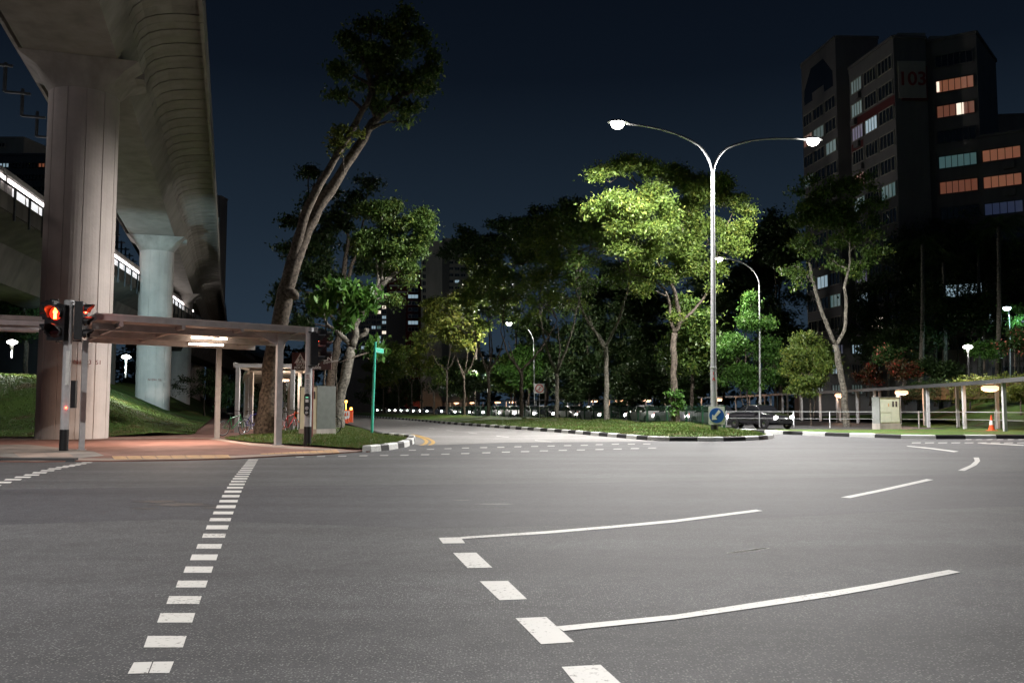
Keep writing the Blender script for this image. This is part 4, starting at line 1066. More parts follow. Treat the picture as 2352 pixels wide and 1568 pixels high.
# ================================================================== TREES
LEAF_PROTO = [(-.5, 0, 0), (-.15, -.28, .04), (.25, -.24, .02), (.5, 0, -.06), (.25, .24, .02), (-.15, .28, .04)]
def leaf_cloud(blobs, nleaf, size, clump=0.42, per=22, seed=0, shell=0.35, droop=0.35, lobes=True):
    """blobs: list of (centre, (rx,ry,rz)); returns vertex and face arrays of many small leaves gathered in clumps"""
    rg = np.random.default_rng(seed)
    if lobes:
        nb = []
        for c, r in blobs:
            r = np.array(r); c = np.array(c); kk = int(np.clip(4 + 2.2 * r[0], 5, 13))
            for _ in range(kk):
                d = rg.normal(size=3); d /= np.linalg.norm(d); d[2] = d[2] * .9 + .08
                f = rg.uniform(.26, .52); nb.append((tuple(c + d * r * rg.uniform(.35, 1.05)), tuple(r * f * rg.uniform(.8, 1.2, 3) * np.array([1, 1, .72]))))
        blobs = nb
    vol = np.array([r[0] * r[1] * r[2] for _, r in blobs]) ** (2 / 3); vol = vol / vol.sum()
    ncl = max(1, nleaf // per); cen = []
    for (c, r), q in zip(blobs, vol):
        k = max(1, int(round(ncl * q)))
        d = rg.normal(size=(k, 3)); d /= np.linalg.norm(d, axis=1)[:, None]
        rad = shell + (1 - shell) * rg.random(k) ** 0.5
        # lumpy outline
        lump = 1 + 0.22 * np.sin(d[:, 0] * 7 + c[0]) * np.cos(d[:, 2] * 6 + c[2]) + 0.12 * rg.normal(size=k)
        cen.append(np.array(c)[None, :] + d * rad[:, None] * lump[:, None] * np.array(r)[None, :])
    cen = np.concatenate(cen); n = len(cen)
    csz = clump * (0.55 + 0.9 * rg.random(n))
    idx = np.repeat(np.arange(n), per)
    pos = cen[idx] + rg.normal(size=(n * per, 3)) * csz[idx][:, None] * np.array([.62, .62, .40])
    m = len(pos)
    yaw = rg.random(m) * 2 * np.pi; pit = rg.normal(-droop, .55, m); rol = rg.normal(0, .6, m)
    s = size * (0.6 + 0.8 * rg.random(m))
    X = np.stack([np.cos(yaw) * np.cos(pit), np.sin(yaw) * np.cos(pit), np.sin(pit)], 1)
    S = np.stack([-np.sin(yaw), np.cos(yaw), np.zeros(m)], 1)
    Z = np.cross(X, S); Sr = S * np.cos(rol)[:, None] + Z * np.sin(rol)[:, None]; Zr = np.cross(X, Sr)
    pr = np.array([(-.5, 0, 0), (0, -.24, .05), (.5, 0, -.05), (0, .24, .05)])
    V = pos[:, None, :] + s[:, None, None] * (pr[None, :, 0:1] * X[:, None, :] + pr[None, :, 1:2] * Sr[:, None, :] + pr[None, :, 2:3] * Zr[:, None, :])
    return V.reshape(-1, 3), m, cen
def leaf_mesh(name, V, m, matname):
    me = bpy.data.meshes.new(name)
    me.vertices.add(4 * m); me.vertices.foreach_set('co', V.astype(np.float32).ravel())
    me.loops.add(4 * m); me.loops.foreach_set('vertex_index', np.arange(4 * m, dtype=np.int32))
    me.polygons.add(m); me.polygons.foreach_set('loop_start', np.arange(0, 4 * m, 4, dtype=np.int32)); me.polygons.foreach_set('loop_total', np.full(m, 4, dtype=np.int32))
    me.materials.append(MATS[matname]); me.update(calc_edges=True)
    o = bpy.data.objects.new(name, me); col.objects.link(o); return o
def smooth_path(pts, rad, step=0.5, wob=0.06, rg=None):
    """resample a limb and give it small bends"""
    P_ = []; Rr = []
    n = len(pts)
    Q = [pts[0] * 2 - pts[1]] + pts + [pts[-1] * 2 - pts[-2]]
    for i in range(1, n):
        a, b_, c, d_ = Q[i - 1], Q[i], Q[i + 1], Q[i + 2]; k = max(2, int((c - b_).length / step))
        for j in range(k):
            t = j / k; P_.append(0.5 * ((2 * b_) + (c - a) * t + (2 * a - 5 * b_ + 4 * c - d_) * t * t + (3 * b_ - a - 3 * c + d_) * t ** 3)); Rr.append(rad[i - 1] * (1 - t) + rad[i] * t)
    P_.append(pts[-1]); Rr.append(rad[-1])
    for i in range(1, len(P_) - 1): P_[i] = P_[i] + Vector((rg.uniform(-1, 1), rg.uniform(-1, 1), rg.uniform(-.5, .5))) * wob * (0.3 + Rr[i])
    return P_, Rr
def tree(name, label, Y, base_z, paths, blobs, nleaf, size, leaf='leaf_mid', bark='bark', seed=1, group=None, clump=.42, per=22, cat='tree', twigs=True, depth_scale=0.85, shell=.35, droop=.35, lobes=True):
    """paths: lists of (px, py, dY, radius); blobs: (px, py, dY, rx_px, ry_px) at depth Y"""
    rg = random.Random(seed)
    x0, y0 = paths[0][0][0], paths[0][0][1]
    bp = W(x0, y0, Y); base = Vector((bp.x, bp.y, base_z))
    root = empty(name, base, 0, label, cat, group)
    b = MB(); allp = []
    tk = {'street_tree': .58, 'background_tree': .5, 'forked_tree': .80 if Y < 50 else .58, 'dark_tree': .7}.get(name, 1.0)
    for i, pth in enumerate(paths):
        pts = [W(p[0], p[1], Y + p[2]) for p in pth]; rad = [p[3] * tk for p in pth]
        if i == 0:
            pts[0].z = base_z - .15
            pts.insert(0, pts[0] - Vector((0, 0, .25))); rad.insert(0, rad[0] * 1.55); rad[1] *= 1.12
        sp, sr = smooth_path(pts, rad, .45, .10, rg)
        b.tube([p - base for p in sp], sr, 10 if rad[0] > .12 else 7, 0, .09); allp += list(zip(sp, sr))
    B3d = []
    for q in blobs:
        c = W(q[0], q[1], Y + q[2]); k = (Y + q[2]) / F
        B3d.append(((c.x, c.y, c.z), (q[3] * k, q[3] * k * depth_scale, q[4] * k)))
    V, m, cen = leaf_cloud(B3d, nleaf, size, clump, per, seed, shell, droop, lobes)
    if twigs:
        tops = [a for a in allp]
        for (c, r) in B3d:
            cv = Vector(c); low = cv - Vector((0, 0, r[2] * .5))
            src = min(tops, key=lambda a: (a[0] - low).length + (3 if a[0].z > cv.z else 0))
            sp, sr = smooth_path([src[0], src[0].lerp(cv, .5) + Vector((rg.uniform(-.3, .3), rg.uniform(-.3, .3), .15)), cv + Vector((0, 0, r[2] * .3))], [min(src[1] * .8, .09 + r[0] * .02), .05, .018], .6, .12, rg)
            b.tube([p - base for p in sp], sr, 6)
            lp = list(zip(sp, sr))
            sel = [Vector(cen[j]) for j in rg.sample(range(len(cen)), min(len(cen), 260)) if (Vector(cen[j]) - cv).length < max(r) * 1.2][:9]
            for t in sel:
                s_ = min(lp, key=lambda a: (a[0] - t).length); mid = s_[0].lerp(t, .5) + Vector((0, 0, rg.uniform(0, .3)))
                b.tube([s_[0] - base, mid - base, t - base], [.028, .018, .008], 4, cap=False)
    t = b.build('trunk', bark, root, smooth=True)
    V = V - np.array(base)[None, :]
    lo = leaf_mesh('crown', V, m, leaf); lo.parent = root
    return root

# leaning tall tree on the verge
tree('leaning_tree', 'tall leaning tree with twin stems and feathery crown, beside the crossing shelter', 36.0, FZ + .1,
     [[(612, 990, 0, .46), (622, 880, 0, .37), (638, 760, 0, .35), (664, 640, 0, .33), (694, 548, 0, .29), (740, 460, .1, .24), (792, 385, .2, .21), (846, 300, .3, .18), (866, 272, .3, .16)],
      [(668, 615, 0, .24), (698, 500, -.3, .19), (738, 420, -.4, .17), (786, 335, -.6, .14), (835, 255, -.8, .12), (850, 215, -.8, .1)],
      [(866, 272, .3, .17), (857, 240, .2, .15), (855, 195, 0, .12), (830, 130, 0, .07)], [(866, 272, .3, .18), (905, 235, .6, .15), (950, 188, 1, .12), (985, 140, 1.2, .06)],
      [(660, 670, 0, .2), (675, 676, -.4, .22), (678, 684, -.5, .14)], [(712, 480, -.3, .05), (722, 420, -.4, .03)], [(905, 235, .6, .08), (900, 170, .6, .06), (910, 100, .5, .03)]],
     [(800, 95, 0, 34, 30), (850, 60, 0, 34, 22), (925, 42, 0, 32, 24), (960, 80, 0, 26, 34), (985, 150, .5, 30, 40), (905, 110, .3, 60, 50), (835, 140, 0, 55, 48), (790, 165, 0, 30, 30), (775, 215, -.5, 24, 18),
      (865, 195, 0, 50, 40), (930, 190, .5, 45, 40), (945, 250, .5, 26, 24), (930, 282, 0, 16, 12), (868, 245, 0, 22, 18), (985, 205, 0, 20, 14)],
     15000, .20, 'leaf_mid', 'bark', 3, clump=.30, per=14, shell=.1, droop=.8)
tree('sapling_growth', 'small yellowing leaf cluster sprouting on the leaning tree stem', 35.4, W(790, 372, 35.4).z, [[(790, 372, 0, .03), (785, 350, 0, .025), (790, 310, 0, .012)]],
     [(788, 305, 0, 24, 14), (768, 340, 0, 18, 22), (790, 330, 0, 14, 14), (815, 308, 0, 10, 10)], 700, .2, 'leaf_yellow', 'bark', 4, cat='branch', clump=.25, per=10, twigs=False)
# paler forked tree to its right
tree('forked_tree', 'pale barked forked tree with green feathery leaves, left of the green post', 46.0, FZ + .12,
     [[(772, 958, 0, .42), (782, 915, 0, .35), (797, 853, 0, .33), (808, 797, 0, .31)], [(808, 797, 0, .2), (790, 776, 0, .18), (772, 760, 0, .13), (750, 745, .3, .10), (744, 722, .3, .08), (738, 700, .3, .04)],
      [(808, 797, 0, .26), (818, 772, 0, .24), (816, 747, 0, .22), (830, 725, 0, .22), (846, 706, 0, .21), (862, 678, 0, .2), (880, 652, 0, .18), (917, 619, 0, .12), (943, 570, 0, .08), (950, 520, 0, .04)],
      [(818, 776, 0, .15), (840, 765, 0, .16), (842, 755, 0, .17)], [(862, 678, 0, .12), (868, 640, 0, .12), (868, 600, .2, .09), (872, 550, .2, .06), (880, 500, 0, .03)], [(880, 652, 0, .1), (878, 620, 0, .09), (885, 580, 0, .06), (915, 520, 0, .03)]],
     [(895, 470, 0, 42, 26), (935, 505, 0, 42, 30), (965, 535, 0, 32, 26), (880, 520, 0, 48, 34), (850, 490, .5, 36, 28), (905, 570, 0, 48, 28), (955, 575, 0, 28, 22), (860, 570, .5, 40, 30), (915, 612, 0, 34, 18), (930, 640, 0, 18, 14), (880, 620, .5, 30, 20),
      (840, 540, 1, 36, 30), (895, 690, 0, 22, 20), (985, 515, 0, 14, 12)],
     30000, .18, 'leaf_mid', 'bark_pale', 8, clump=.32, per=16, shell=.2, droop=.6)
tree('young_tree', 'young broad-leaved green tree in front of the pale forked tree', 41.0, FZ + .12, [[(741, 985, 0, .05), (745, 900, 0, .05), (748, 800, 0, .045), (752, 720, 0, .03), (770, 680, 0, .02)], [(775, 976, 0, .03), (773, 880, 0, .03), (775, 760, 0, .02)]],
     [(785, 660, 0, 28, 16), (760, 690, 0, 26, 16), (820, 690, 0, 24, 20), (748, 710, 0, 16, 12), (800, 712, 0, 22, 14), (840, 672, 0, 18, 16), (790, 745, 0, 14, 12), (840, 700, 0, 14, 10), (865, 812, 2, 16, 30)], 1500, .42, 'leaf_fresh', 'bark', 12, clump=.4, per=9, droop=.9, shell=0)
tree('dark_tree', 'dark leafy tree standing behind the leaning tree trunk', 55.0, FZ + .1,
     [[(745, 962, 0, .45), (762, 860, 0, .38), (780, 760, 0, .34), (786, 690, 0, .3), (792, 610, 0, .22), (800, 540, 0, .14)], [(786, 690, 0, .2), (800, 640, 0, .18), (823, 560, 0, .14), (840, 480, 0, .06)], [(780, 750, 0, .16), (735, 690, 0, .12), (705, 610, 0, .07), (715, 480, 0, .03)]],
     [(712, 400, 0, 24, 26), (730, 450, 0, 22, 24), (705, 480, 0, 22, 22), (760, 500, 0, 44, 40), (680, 510, 0, 26, 18), (800, 470, 0, 40, 36), (850, 425, 0, 32, 20), (740, 560, 0, 50, 40), (665, 580, 0, 26, 24), (700, 640, 0, 44, 42), (650, 665, 0, 26, 26), (660, 700, 0, 24, 16),
      (760, 630, 0, 50, 40), (720, 700, 0, 40, 30), (820, 590, 1, 40, 44), (690, 745, 0, 30, 24), (730, 770, 0, 30, 34), (820, 690, 2, 40, 40)],
     20000, .26, 'leaf_dark', 'bark', 15, clump=.42, per=18, shell=.1, droop=.6)
# bushes behind the long walkway
for i, (x, y, Y, rx_, ry_) in enumerate([(560, 905, 75, 60, 44), (470, 880, 90, 60, 40), (690, 900, 62, 26, 40)]):
    tree('shrub', ['dark bushy shrub right of the second pier foot, behind the bicycles', 'dark shrub under the far viaduct, left of the bicycles', 'dark shrub behind the walkway posts, right of the leaning trunk'][i], Y, 0.5, [[(x, y + ry_, 0, .08), (x, y, 0, .05)]],
         [(x, y, 0, rx_, ry_), (x + rx_ * .6, y + 10, 0, rx_ * .6, ry_ * .7), (x - rx_ * .6, y + 14, 0, rx_ * .5, ry_ * .6)], 3500, .22, 'leaf_dark', 'bark', 20 + i, cat='shrub', group='dark shrubs near the walkway', twigs=False)
tree('dark_tree', 'dark round tree below the lower viaduct at the left edge', 62.0, 2.5, [[(60, 830, 0, .25), (60, 740, 0, .18), (50, 690, 0, .1)]], [(40, 680, 0, 60, 46), (110, 720, 0, 50, 40), (-20, 720, 0, 60, 50), (60, 760, 0, 60, 34)], 7000, .26, 'leaf_dark', 'bark', 33, twigs=False)

# brightly lit tree under the double street lamp
tree('street_tree', 'brightly lit large tree under the twin-arm street lamp, ivy at its foot', 50.0, island_z(9.45, 50),
     [[(1554, 966, 0, .42), (1548, 880, 0, .32), (1547, 800, 0, .30), (1550, 765, 0, .28)], [(1550, 765, 0, .2), (1540, 735, 0, .16), (1538, 700, .2, .14), (1525, 665, .3, .12), (1495, 640, .4, .09), (1450, 630, .4, .05)],
      [(1550, 765, 0, .24), (1562, 735, 0, .22), (1552, 690, 0, .2), (1545, 655, 0, .18), (1520, 620, 0, .16), (1505, 570, 0, .13), (1480, 500, -1.2, .10), (1465, 430, -2.5, .07), (1450, 400, -4, .05)],
      [(1560, 745, 0, .16), (1590, 715, .3, .14), (1620, 680, .5, .12), (1640, 640, .6, .1), (1650, 560, .6, .06)], [(1545, 655, 0, .12), (1560, 600, .3, .11), (1570, 520, .5, .09), (1600, 450, .8, .06)], [(1465, 430, -2.5, .05), (1430, 405, -4, .035), (1400, 420, -5, .02)], [(1465, 430, -2.5, .05), (1500, 400, -3, .03), (1520, 410, -4, .02)]],
     [(1385, 400, -5, 36, 26), (1440, 378, -5, 40, 22), (1495, 385, -4.5, 36, 22), (1385, 470, -4, 36, 30), (1440, 455, -4.5, 40, 26), (1500, 450, -4, 46, 30), (1550, 400, .5, 42, 36), (1600, 420, -1, 44, 40), (1660, 440, .5, 36, 40), (1695, 480, .3, 28, 34),
      (1460, 520, -4, 56, 36), (1530, 500, -3, 44, 36), (1590, 490, 1, 46, 46), (1440, 575, -3, 32, 24), (1500, 570, -3, 52, 32), (1560, 580, 0, 44, 36), (1620, 550, 1, 40, 44), (1680, 550, 0, 30, 30), (1712, 520, -.6, 20, 24), (1700, 570, -.6, 18, 18), (1590, 620, .5, 34, 22), (1480, 620, .2, 40, 20), (1530, 640, .2, 30, 16),
      (1470, 665, .4, 24, 14), (1640, 620, .3, 20, 16), (1555, 730, -.2, 12, 10), (1635, 660, .3, 14, 12)],
     100000, .175, 'leaf_lime', 'bark', 40, clump=.36, per=18, shell=.15, droop=.5)
tree('ivy', 'small leafy creeper wrapped around the foot of the lit street tree', 49.6, island_z(9.45, 50), [[(1552, 966, 0, .02), (1556, 930, 0, .02), (1560, 905, 0, .01)]], [(1556, 905, 0, 14, 10), (1560, 930, 0, 12, 12), (1548, 945, 0, 8, 8)], 420, .19, 'leaf_fresh', 'bark', 41, cat='plant', clump=.2, per=8, twigs=False)

# median row: V-forked street trees
row = [  # x, base y, fork y, left tip, right tip, crown blobs, leaf
    (1392, 962, 795, (1318, 655), (1450, 640), [(1400, 560, 90, 60), (1330, 590, 60, 50), (1450, 600, 50, 40), (1370, 500, 70, 50), (1430, 500, 60, 40), (1340, 650, 40, 24), (1420, 645, 40, 18)], 'leaf_mid', 57, 9000),
    (1278, 958, 858, (1238, 700), (1335, 670), [(1290, 600, 80, 60), (1240, 650, 60, 50), (1330, 640, 50, 44), (1280, 540, 80, 50), (1250, 710, 40, 30), (1310, 700, 36, 30)], 'leaf_lime', 66, 9000),
    (1197, 957, 852, (1150, 760), (1280, 735), [(1200, 640, 70, 50), (1160, 700, 50, 36), (1250, 700, 40, 30), (1190, 570, 70, 50), (1215, 740, 30, 16)], 'leaf_mid', 74, 8000),
    (1122, 955, 852, (1085, 730), (1160, 770), [(1130, 680, 60, 44), (1080, 700, 44, 36), (1160, 720, 36, 30), (1110, 620, 60, 44), (1120, 745, 40, 16)], 'leaf_lime', 84, 8000),
    (1066, 954, 860, (1038, 760), (1095, 800), [(1065, 740, 46, 36), (1020, 760, 40, 34), (1100, 760, 30, 30), (1050, 700, 44, 30), (1060, 790, 40, 20)], 'leaf_yellow', 94, 7000),
    (1026, 952, 850, (985, 790), (1050, 790), [(1005, 740, 44, 36), (975, 765, 26, 26), (1030, 770, 30, 26), (985, 800, 26, 20), (1000, 700, 36, 22)], 'leaf_yellow', 104, 7000),
    (996, 952, 900, (985, 860), (1010, 860), [(995, 850, 24, 20), (1010, 870, 16, 14)], 'leaf_lime', 114, 1600),
    (968, 951, 880, (955, 830), (985, 840), [(965, 832, 36, 22), (945, 850, 24, 18), (985, 845, 20, 16)], 'leaf_yellow', 126, 3000),
    (945, 951, 880, (925, 830), (955, 830), [(925, 820, 30, 30), (945, 790, 30, 26), (910, 850, 26, 22)], 'leaf_lime', 140, 3000),
    (915, 950, 890, (900, 840), (925, 840), [(900, 820, 34, 34), (880, 860, 26, 26), (915, 860, 20, 20)], 'leaf_lime', 155, 3000),
    (880, 948, 890, (865, 850), (890, 850), [(862, 850, 34, 34), (885, 880, 22, 20), (845, 885, 22, 20)], 'leaf_yellow', 172, 3000),
]
names = ['bare-stemmed forked street tree right of the blue-lit kerb stones, nearest of the darker row', 'forked street tree behind the second darker trunk of the median row', 'slim forked street tree with a wide low fork, left of the round prohibition sign', 'twisting double-stemmed tree in the median row, behind the no-pedestrians sign post',
         'thin many-stemmed tree with pale yellow leaves on the median', 'yellow-green tree at the left end of the lit median crowns', 'tiny far median tree just right of the yellow-green crowns', 'far small-crowned median tree with yellow leaves', 'far mid-green median tree behind the green post', 'distant median tree left of the light queue', 'farthest yellow-green tree where the road vanishes']
for i, (x, yb, yf, lt, rt, bl_, lf, Y, nl) in enumerate(row):
    k = 50.0 / Y * 1.0; r0 = .30 if i < 4 else .22
    bz = island_z(*tree_rows[i + 1]) if i + 1 < len(tree_rows) else .4
    pths = [[(x, yb, 0, r0), (x + 1, (yb + yf) / 2, 0, r0 * .85), (x, yf, 0, r0 * .8)],
            [(x, yf, 0, r0 * .6), ((x * .45 + lt[0] * .55) - 3, (yf + lt[1]) / 2 + 8, .3, r0 * .45), (lt[0], lt[1], .6, r0 * .22)],
            [(x, yf, 0, r0 * .6), ((x * .5 + rt[0] * .5) + 3, (yf + rt[1]) / 2 + 8, -.3, r0 * .45), (rt[0], rt[1], -.5, r0 * .22)]]
    if i in (0, 2, 3, 4): pths.append([(x, yf + 12, 0, r0 * .5), (x - 26 * k, yf - 30, -.4, r0 * .3), (x - 44 * k, yf - 70, -.5, r0 * .15)])
    if i in (1, 3, 4, 5): pths.append([(x + 1, yf - 4, 0, r0 * .4), (x + 8, yf - 50, .5, r0 * .35), (x + 3, yf - 110, .6, r0 * .15)])
    tree('street_tree', names[i], Y, bz, pths, [(q[0], q[1], 0, q[2], q[3]) for q in bl_], nl, .20 + Y * .0012, lf, 'bark_pale' if i < 2 else 'bark', 60 + i, group='street trees along the median', clump=.45, per=18, shell=.15, twigs=i < 6)

# trees beyond the far carriageway
back = [(1090, 560, 130, 60, 46, 'leaf_dark'), (1180, 545, 125, 60, 44, 'leaf_dark'), (1255, 520, 118, 64, 46, 'leaf_dark'), (1335, 500, 112, 62, 50, 'leaf_dark'), (1120, 650, 128, 60, 60, 'leaf_dark'), (900, 880, 180, 60, 50, 'leaf_dark'), (1210, 840, 108, 50, 40, 'leaf_fresh'), (1170, 850, 112, 40, 36, 'leaf_mid'),
        (1585, 770, 66, 56, 90, 'leaf_mid'), (1450, 780, 95, 70, 110, 'leaf_dark'), (1350, 760, 98, 60, 100, 'leaf_dark'), (1780, 540, 88, 70, 60, 'leaf_dark'), (1250, 780, 110, 60, 70, 'leaf_dark'), (1420, 650, 100, 70, 60, 'leaf_dark'), (1500, 740, 96, 64, 80, 'leaf_dark'), (1560, 860, 90, 60, 50, 'leaf_dark'), (1660, 650, 92, 64, 70, 'leaf_dark'), (1640, 790, 88, 60, 80, 'leaf_dark'), (1740, 610, 94, 60, 60, 'leaf_dark'), (1470, 870, 92, 60, 40, 'leaf_dark'), (1330, 870, 100, 60, 40, 'leaf_dark'), (1790, 760, 86, 60, 80, 'leaf_dark'), (1060, 860, 125, 60, 40, 'leaf_dark')]
bn = ['dark round-crowned tree in front of the distant slim tower', 'dark wide tree top left of centre, right of the slim tower', 'dark tree top rising above the median row near the centre', 'dark tall tree top left of the bright tree crown', 'dark lower crown behind the middle median trees', 'dark crown mass behind the green post', 'bright green bushy tree behind the round prohibition sign', 'mid-green small tree left of the bright bushy one',
      'green tree in the shade behind the lit street tree trunk', 'black leafy mass between the last two median trunks', 'black leafy mass behind the nearest dark median trunk', 'dark tree below the right street lamp', 'dark trees filling the gap behind the median row', 'dark crown behind the left edge of the lit tree', 'black tree behind the lowest branch of the lit tree', 'black low tree behind the lit tree trunk foot', 'dark crown behind the right half of the lit tree', 'black tree between the lit trunk and the lamp pole', 'dark crown left of the right arm of the street lamp', 'low black tree left of the lit trunk', 'low black tree behind the walkway lamps near the nearest dark trunk', 'dark tree behind the bright green feathery tree', 'low dark tree behind the yellow-green median crowns']
for i, (x, y, Y, rx_, ry_, lf) in enumerate(back):
    zb0 = 0.2; yb = 935 + (HC - zb0) * F / Y
    tree('background_tree', bn[i], Y, zb0, [[(x, yb, 0, .26), (x + 5, (yb + y) / 2, 0, .24), (x - 3, y + 20, 0, .12)]],
         [(x, y, 0, rx_, ry_), (x - rx_ * .6, y + ry_ * .5, 1, rx_ * .6, ry_ * .6), (x + rx_ * .6, y + ry_ * .4, -1, rx_ * .6, ry_ * .6), (x + rx_ * .1, y + ry_ * .9, 0, rx_ * .7, ry_ * .6), (x - rx_ * .2, y - ry_ * .5, 0, rx_ * .5, ry_ * .5)], 11000, .22 + Y * .0020, lf, 'bark_dark' if lf == 'leaf_dark' else 'bark', 90 + i, group='trees beyond the far carriageway', clump=.6, per=18, twigs=False, shell=.1)
# two feathery young trees beside the far carriageway
tree('feathery_tree', 'bright green feathery tree right of the twin-arm street lamp pole', 64.0, .16, [[(1718, 962, 0, .07), (1716, 900, 0, .06), (1712, 820, 0, .05), (1715, 740, 0, .03)], [(1712, 962, 0, .05), (1700, 890, 0, .04), (1690, 800, 0, .03)]],
     [(1700, 790, 0, 50, 48), (1735, 740, 0, 40, 44), (1725, 690, 0, 26, 24), (1760, 800, 0, 34, 50), (1690, 860, 0, 44, 40), (1740, 870, 0, 42, 36), (1665, 810, 0, 26, 34), (1780, 850, 0, 26, 30)], 26000, .20, 'leaf_fresh', 'bark', 120, clump=.34, per=18, shell=.3, droop=.8)
tree('feathery_tree', 'round yellow-green feathery tree just left of the forked trunk', 61.0, .16, [[(1862, 962, 0, .06), (1860, 910, 0, .05), (1856, 840, 0, .03)], [(1868, 962, 0, .05), (1874, 910, 0, .04), (1880, 850, 0, .03)]],
     [(1840, 820, 0, 42, 34), (1820, 850, 0, 30, 34), (1880, 820, 0, 34, 40), (1850, 865, 0, 46, 34), (1890, 860, 0, 28, 30), (1845, 785, 0, 26, 20), (1840, 895, 0, 34, 14)], 22000, .19, 'leaf_lime', 'bark', 121, clump=.32, per=18, shell=.3, droop=.8)
tree('forked_tree', 'tall V-forked tree with rough pale bark standing before the walkway on the right', 58.0, .16,
     [[(1945, 968, 0, .38), (1938, 900, 0, .34), (1925, 830, 0, .34), (1918, 790, 0, .3)], [(1918, 790, 0, .24), (1898, 740, 0, .22), (1880, 690, .3, .2), (1868, 650, .3, .17), (1858, 600, .3, .12)], [(1920, 795, 0, .22), (1938, 760, 0, .2), (1945, 700, 0, .19), (1940, 660, -.2, .17), (1950, 620, -.3, .13), (1952, 560, -.3, .09), (1950, 500, -.3, .05)], [(1868, 650, .3, .1), (1845, 620, .3, .08), (1825, 610, .3, .05)]],
     [(1820, 620, 0, 24, 22), (1835, 645, 0, 20, 16), (1850, 570, 0, 40, 36), (1870, 500, 0, 60, 44), (1930, 540, 0, 50, 44), (1980, 560, 0, 46, 40), (1930, 470, 0, 60, 50), (2000, 480, 0, 44, 40), (1960, 420, 0, 50, 30), (1975, 615, 0, 34, 26), (1880, 440, 0, 50, 30), (1920, 610, 0, 28, 18)], 16000, .24, 'leaf_mid', 'bark_pale', 130, clump=.4, per=18, shell=.1, droop=.6)
# dark wood on the right slope: palms and round trees
def palm(x, ybase, ytop, Y, bz, label, n=15, seed=0):
    rg = random.Random(seed); p0 = W(x, ybase, Y); p0.z = bz; p1 = W(x + rg.uniform(-6, 6), ytop, Y)
    root = empty('palm_tree', p0, 0, label, 'palm', 'tall palms on the right slope')
    b = MB(); b.tube([Vector((0, 0, -.2)), (p1 - p0) * .5 + Vector((.1, 0, 0)), p1 - p0], [.24, .17, .14], 9, 0, .05); b.build('trunk', 'bark_pale', root, True)
    b = MB()
    for k in range(n):
        a = 6.283 * k / n + rg.uniform(-.2, .2); L = rg.uniform(2.4, 3.4); up_ = rg.uniform(.2, 1.4); prev = None
        for j in range(9):
            t = j / 8; c = (p1 - p0) + Vector((math.cos(a), math.sin(a), 0)) * L * t + Vector((0, 0, up_ * math.sin(t * 2.2) - 1.9 * t * t))
            if prev is not None:
                sd = Vector((-math.sin(a), math.cos(a), 0))
                for sg in (1, -1):
                    for h in range(3):
                        q = prev.lerp(c, h / 3); wl = .55 * math.sin(math.pi * min(1, t * .9 + .1))
                        b.add([q, q + (c - prev) * .25, q + sd * sg * wl + Vector((0, 0, -wl * .7)) + (c - prev) * .6], [(0, 1, 2)])
            prev = c
    b.build('fronds', 'leaf_dark', root)
palm(2115, 925, 560, 76, 2.6, 'palm with a ringed pale trunk, left of the slope lamp'); palm(2170, 915, 600, 80, 2.8, 'slimmer palm right of the ringed palm, in the dark', seed=3)
palm(2292, 905, 520, 72, 3.0, 'palm in the dark beside the blue-white lamp', seed=5); palm(2250, 905, 585, 84, 3.0, 'palm in the dark between the slope lamp and the right edge', seed=8)
wood = [(2040, 640, 84, 74, 80), (2110, 560, 88, 70, 60), (2200, 560, 86, 80, 70), (2300, 590, 84, 80, 70), (2150, 690, 80, 80, 70), (2260, 700, 80, 80, 60), (2340, 680, 78, 60, 80), (2080, 760, 78, 60, 60), (1790, 640, 90, 80, 90), (2000, 740, 86, 50, 60)]
wn = ['dark tree crown left in the wood on the right slope', 'dark tree top below the 103 block', 'dark wide crown in the middle of the right wood', 'dark crown high at the right edge', 'dark lower crown under the middle of the wood', 'dark lower crown left of the blue-white lamp', 'dark crown at the far right edge behind the lamp', 'dark low tree behind the red-leaved shrubs', 'dark crown behind the single-arm lamp', 'dark low tree left of the ringed palm']
for i, (x, y, Y, rx_, ry_) in enumerate(wood):
    zb0 = 2.2 if x > 1900 else .4; yb = 935 + (HC - zb0) * F / Y
    tree('background_tree', wn[i], Y, zb0, [[(x, yb, 0, .25), (x, y, 0, .15)]], [(x, y, 0, rx_, ry_), (x - rx_ * .6, y + ry_ * .4, 1, rx_ * .6, ry_ * .6), (x + rx_ * .6, y + ry_ * .3, -1, rx_ * .6, ry_ * .6), (x, y + ry_, 0, rx_ * .8, ry_ * .5)], 5500, .30, 'leaf_dark', 'bark_dark', 150 + i, group='dark wood on the right slope', clump=.6, per=16, twigs=False)
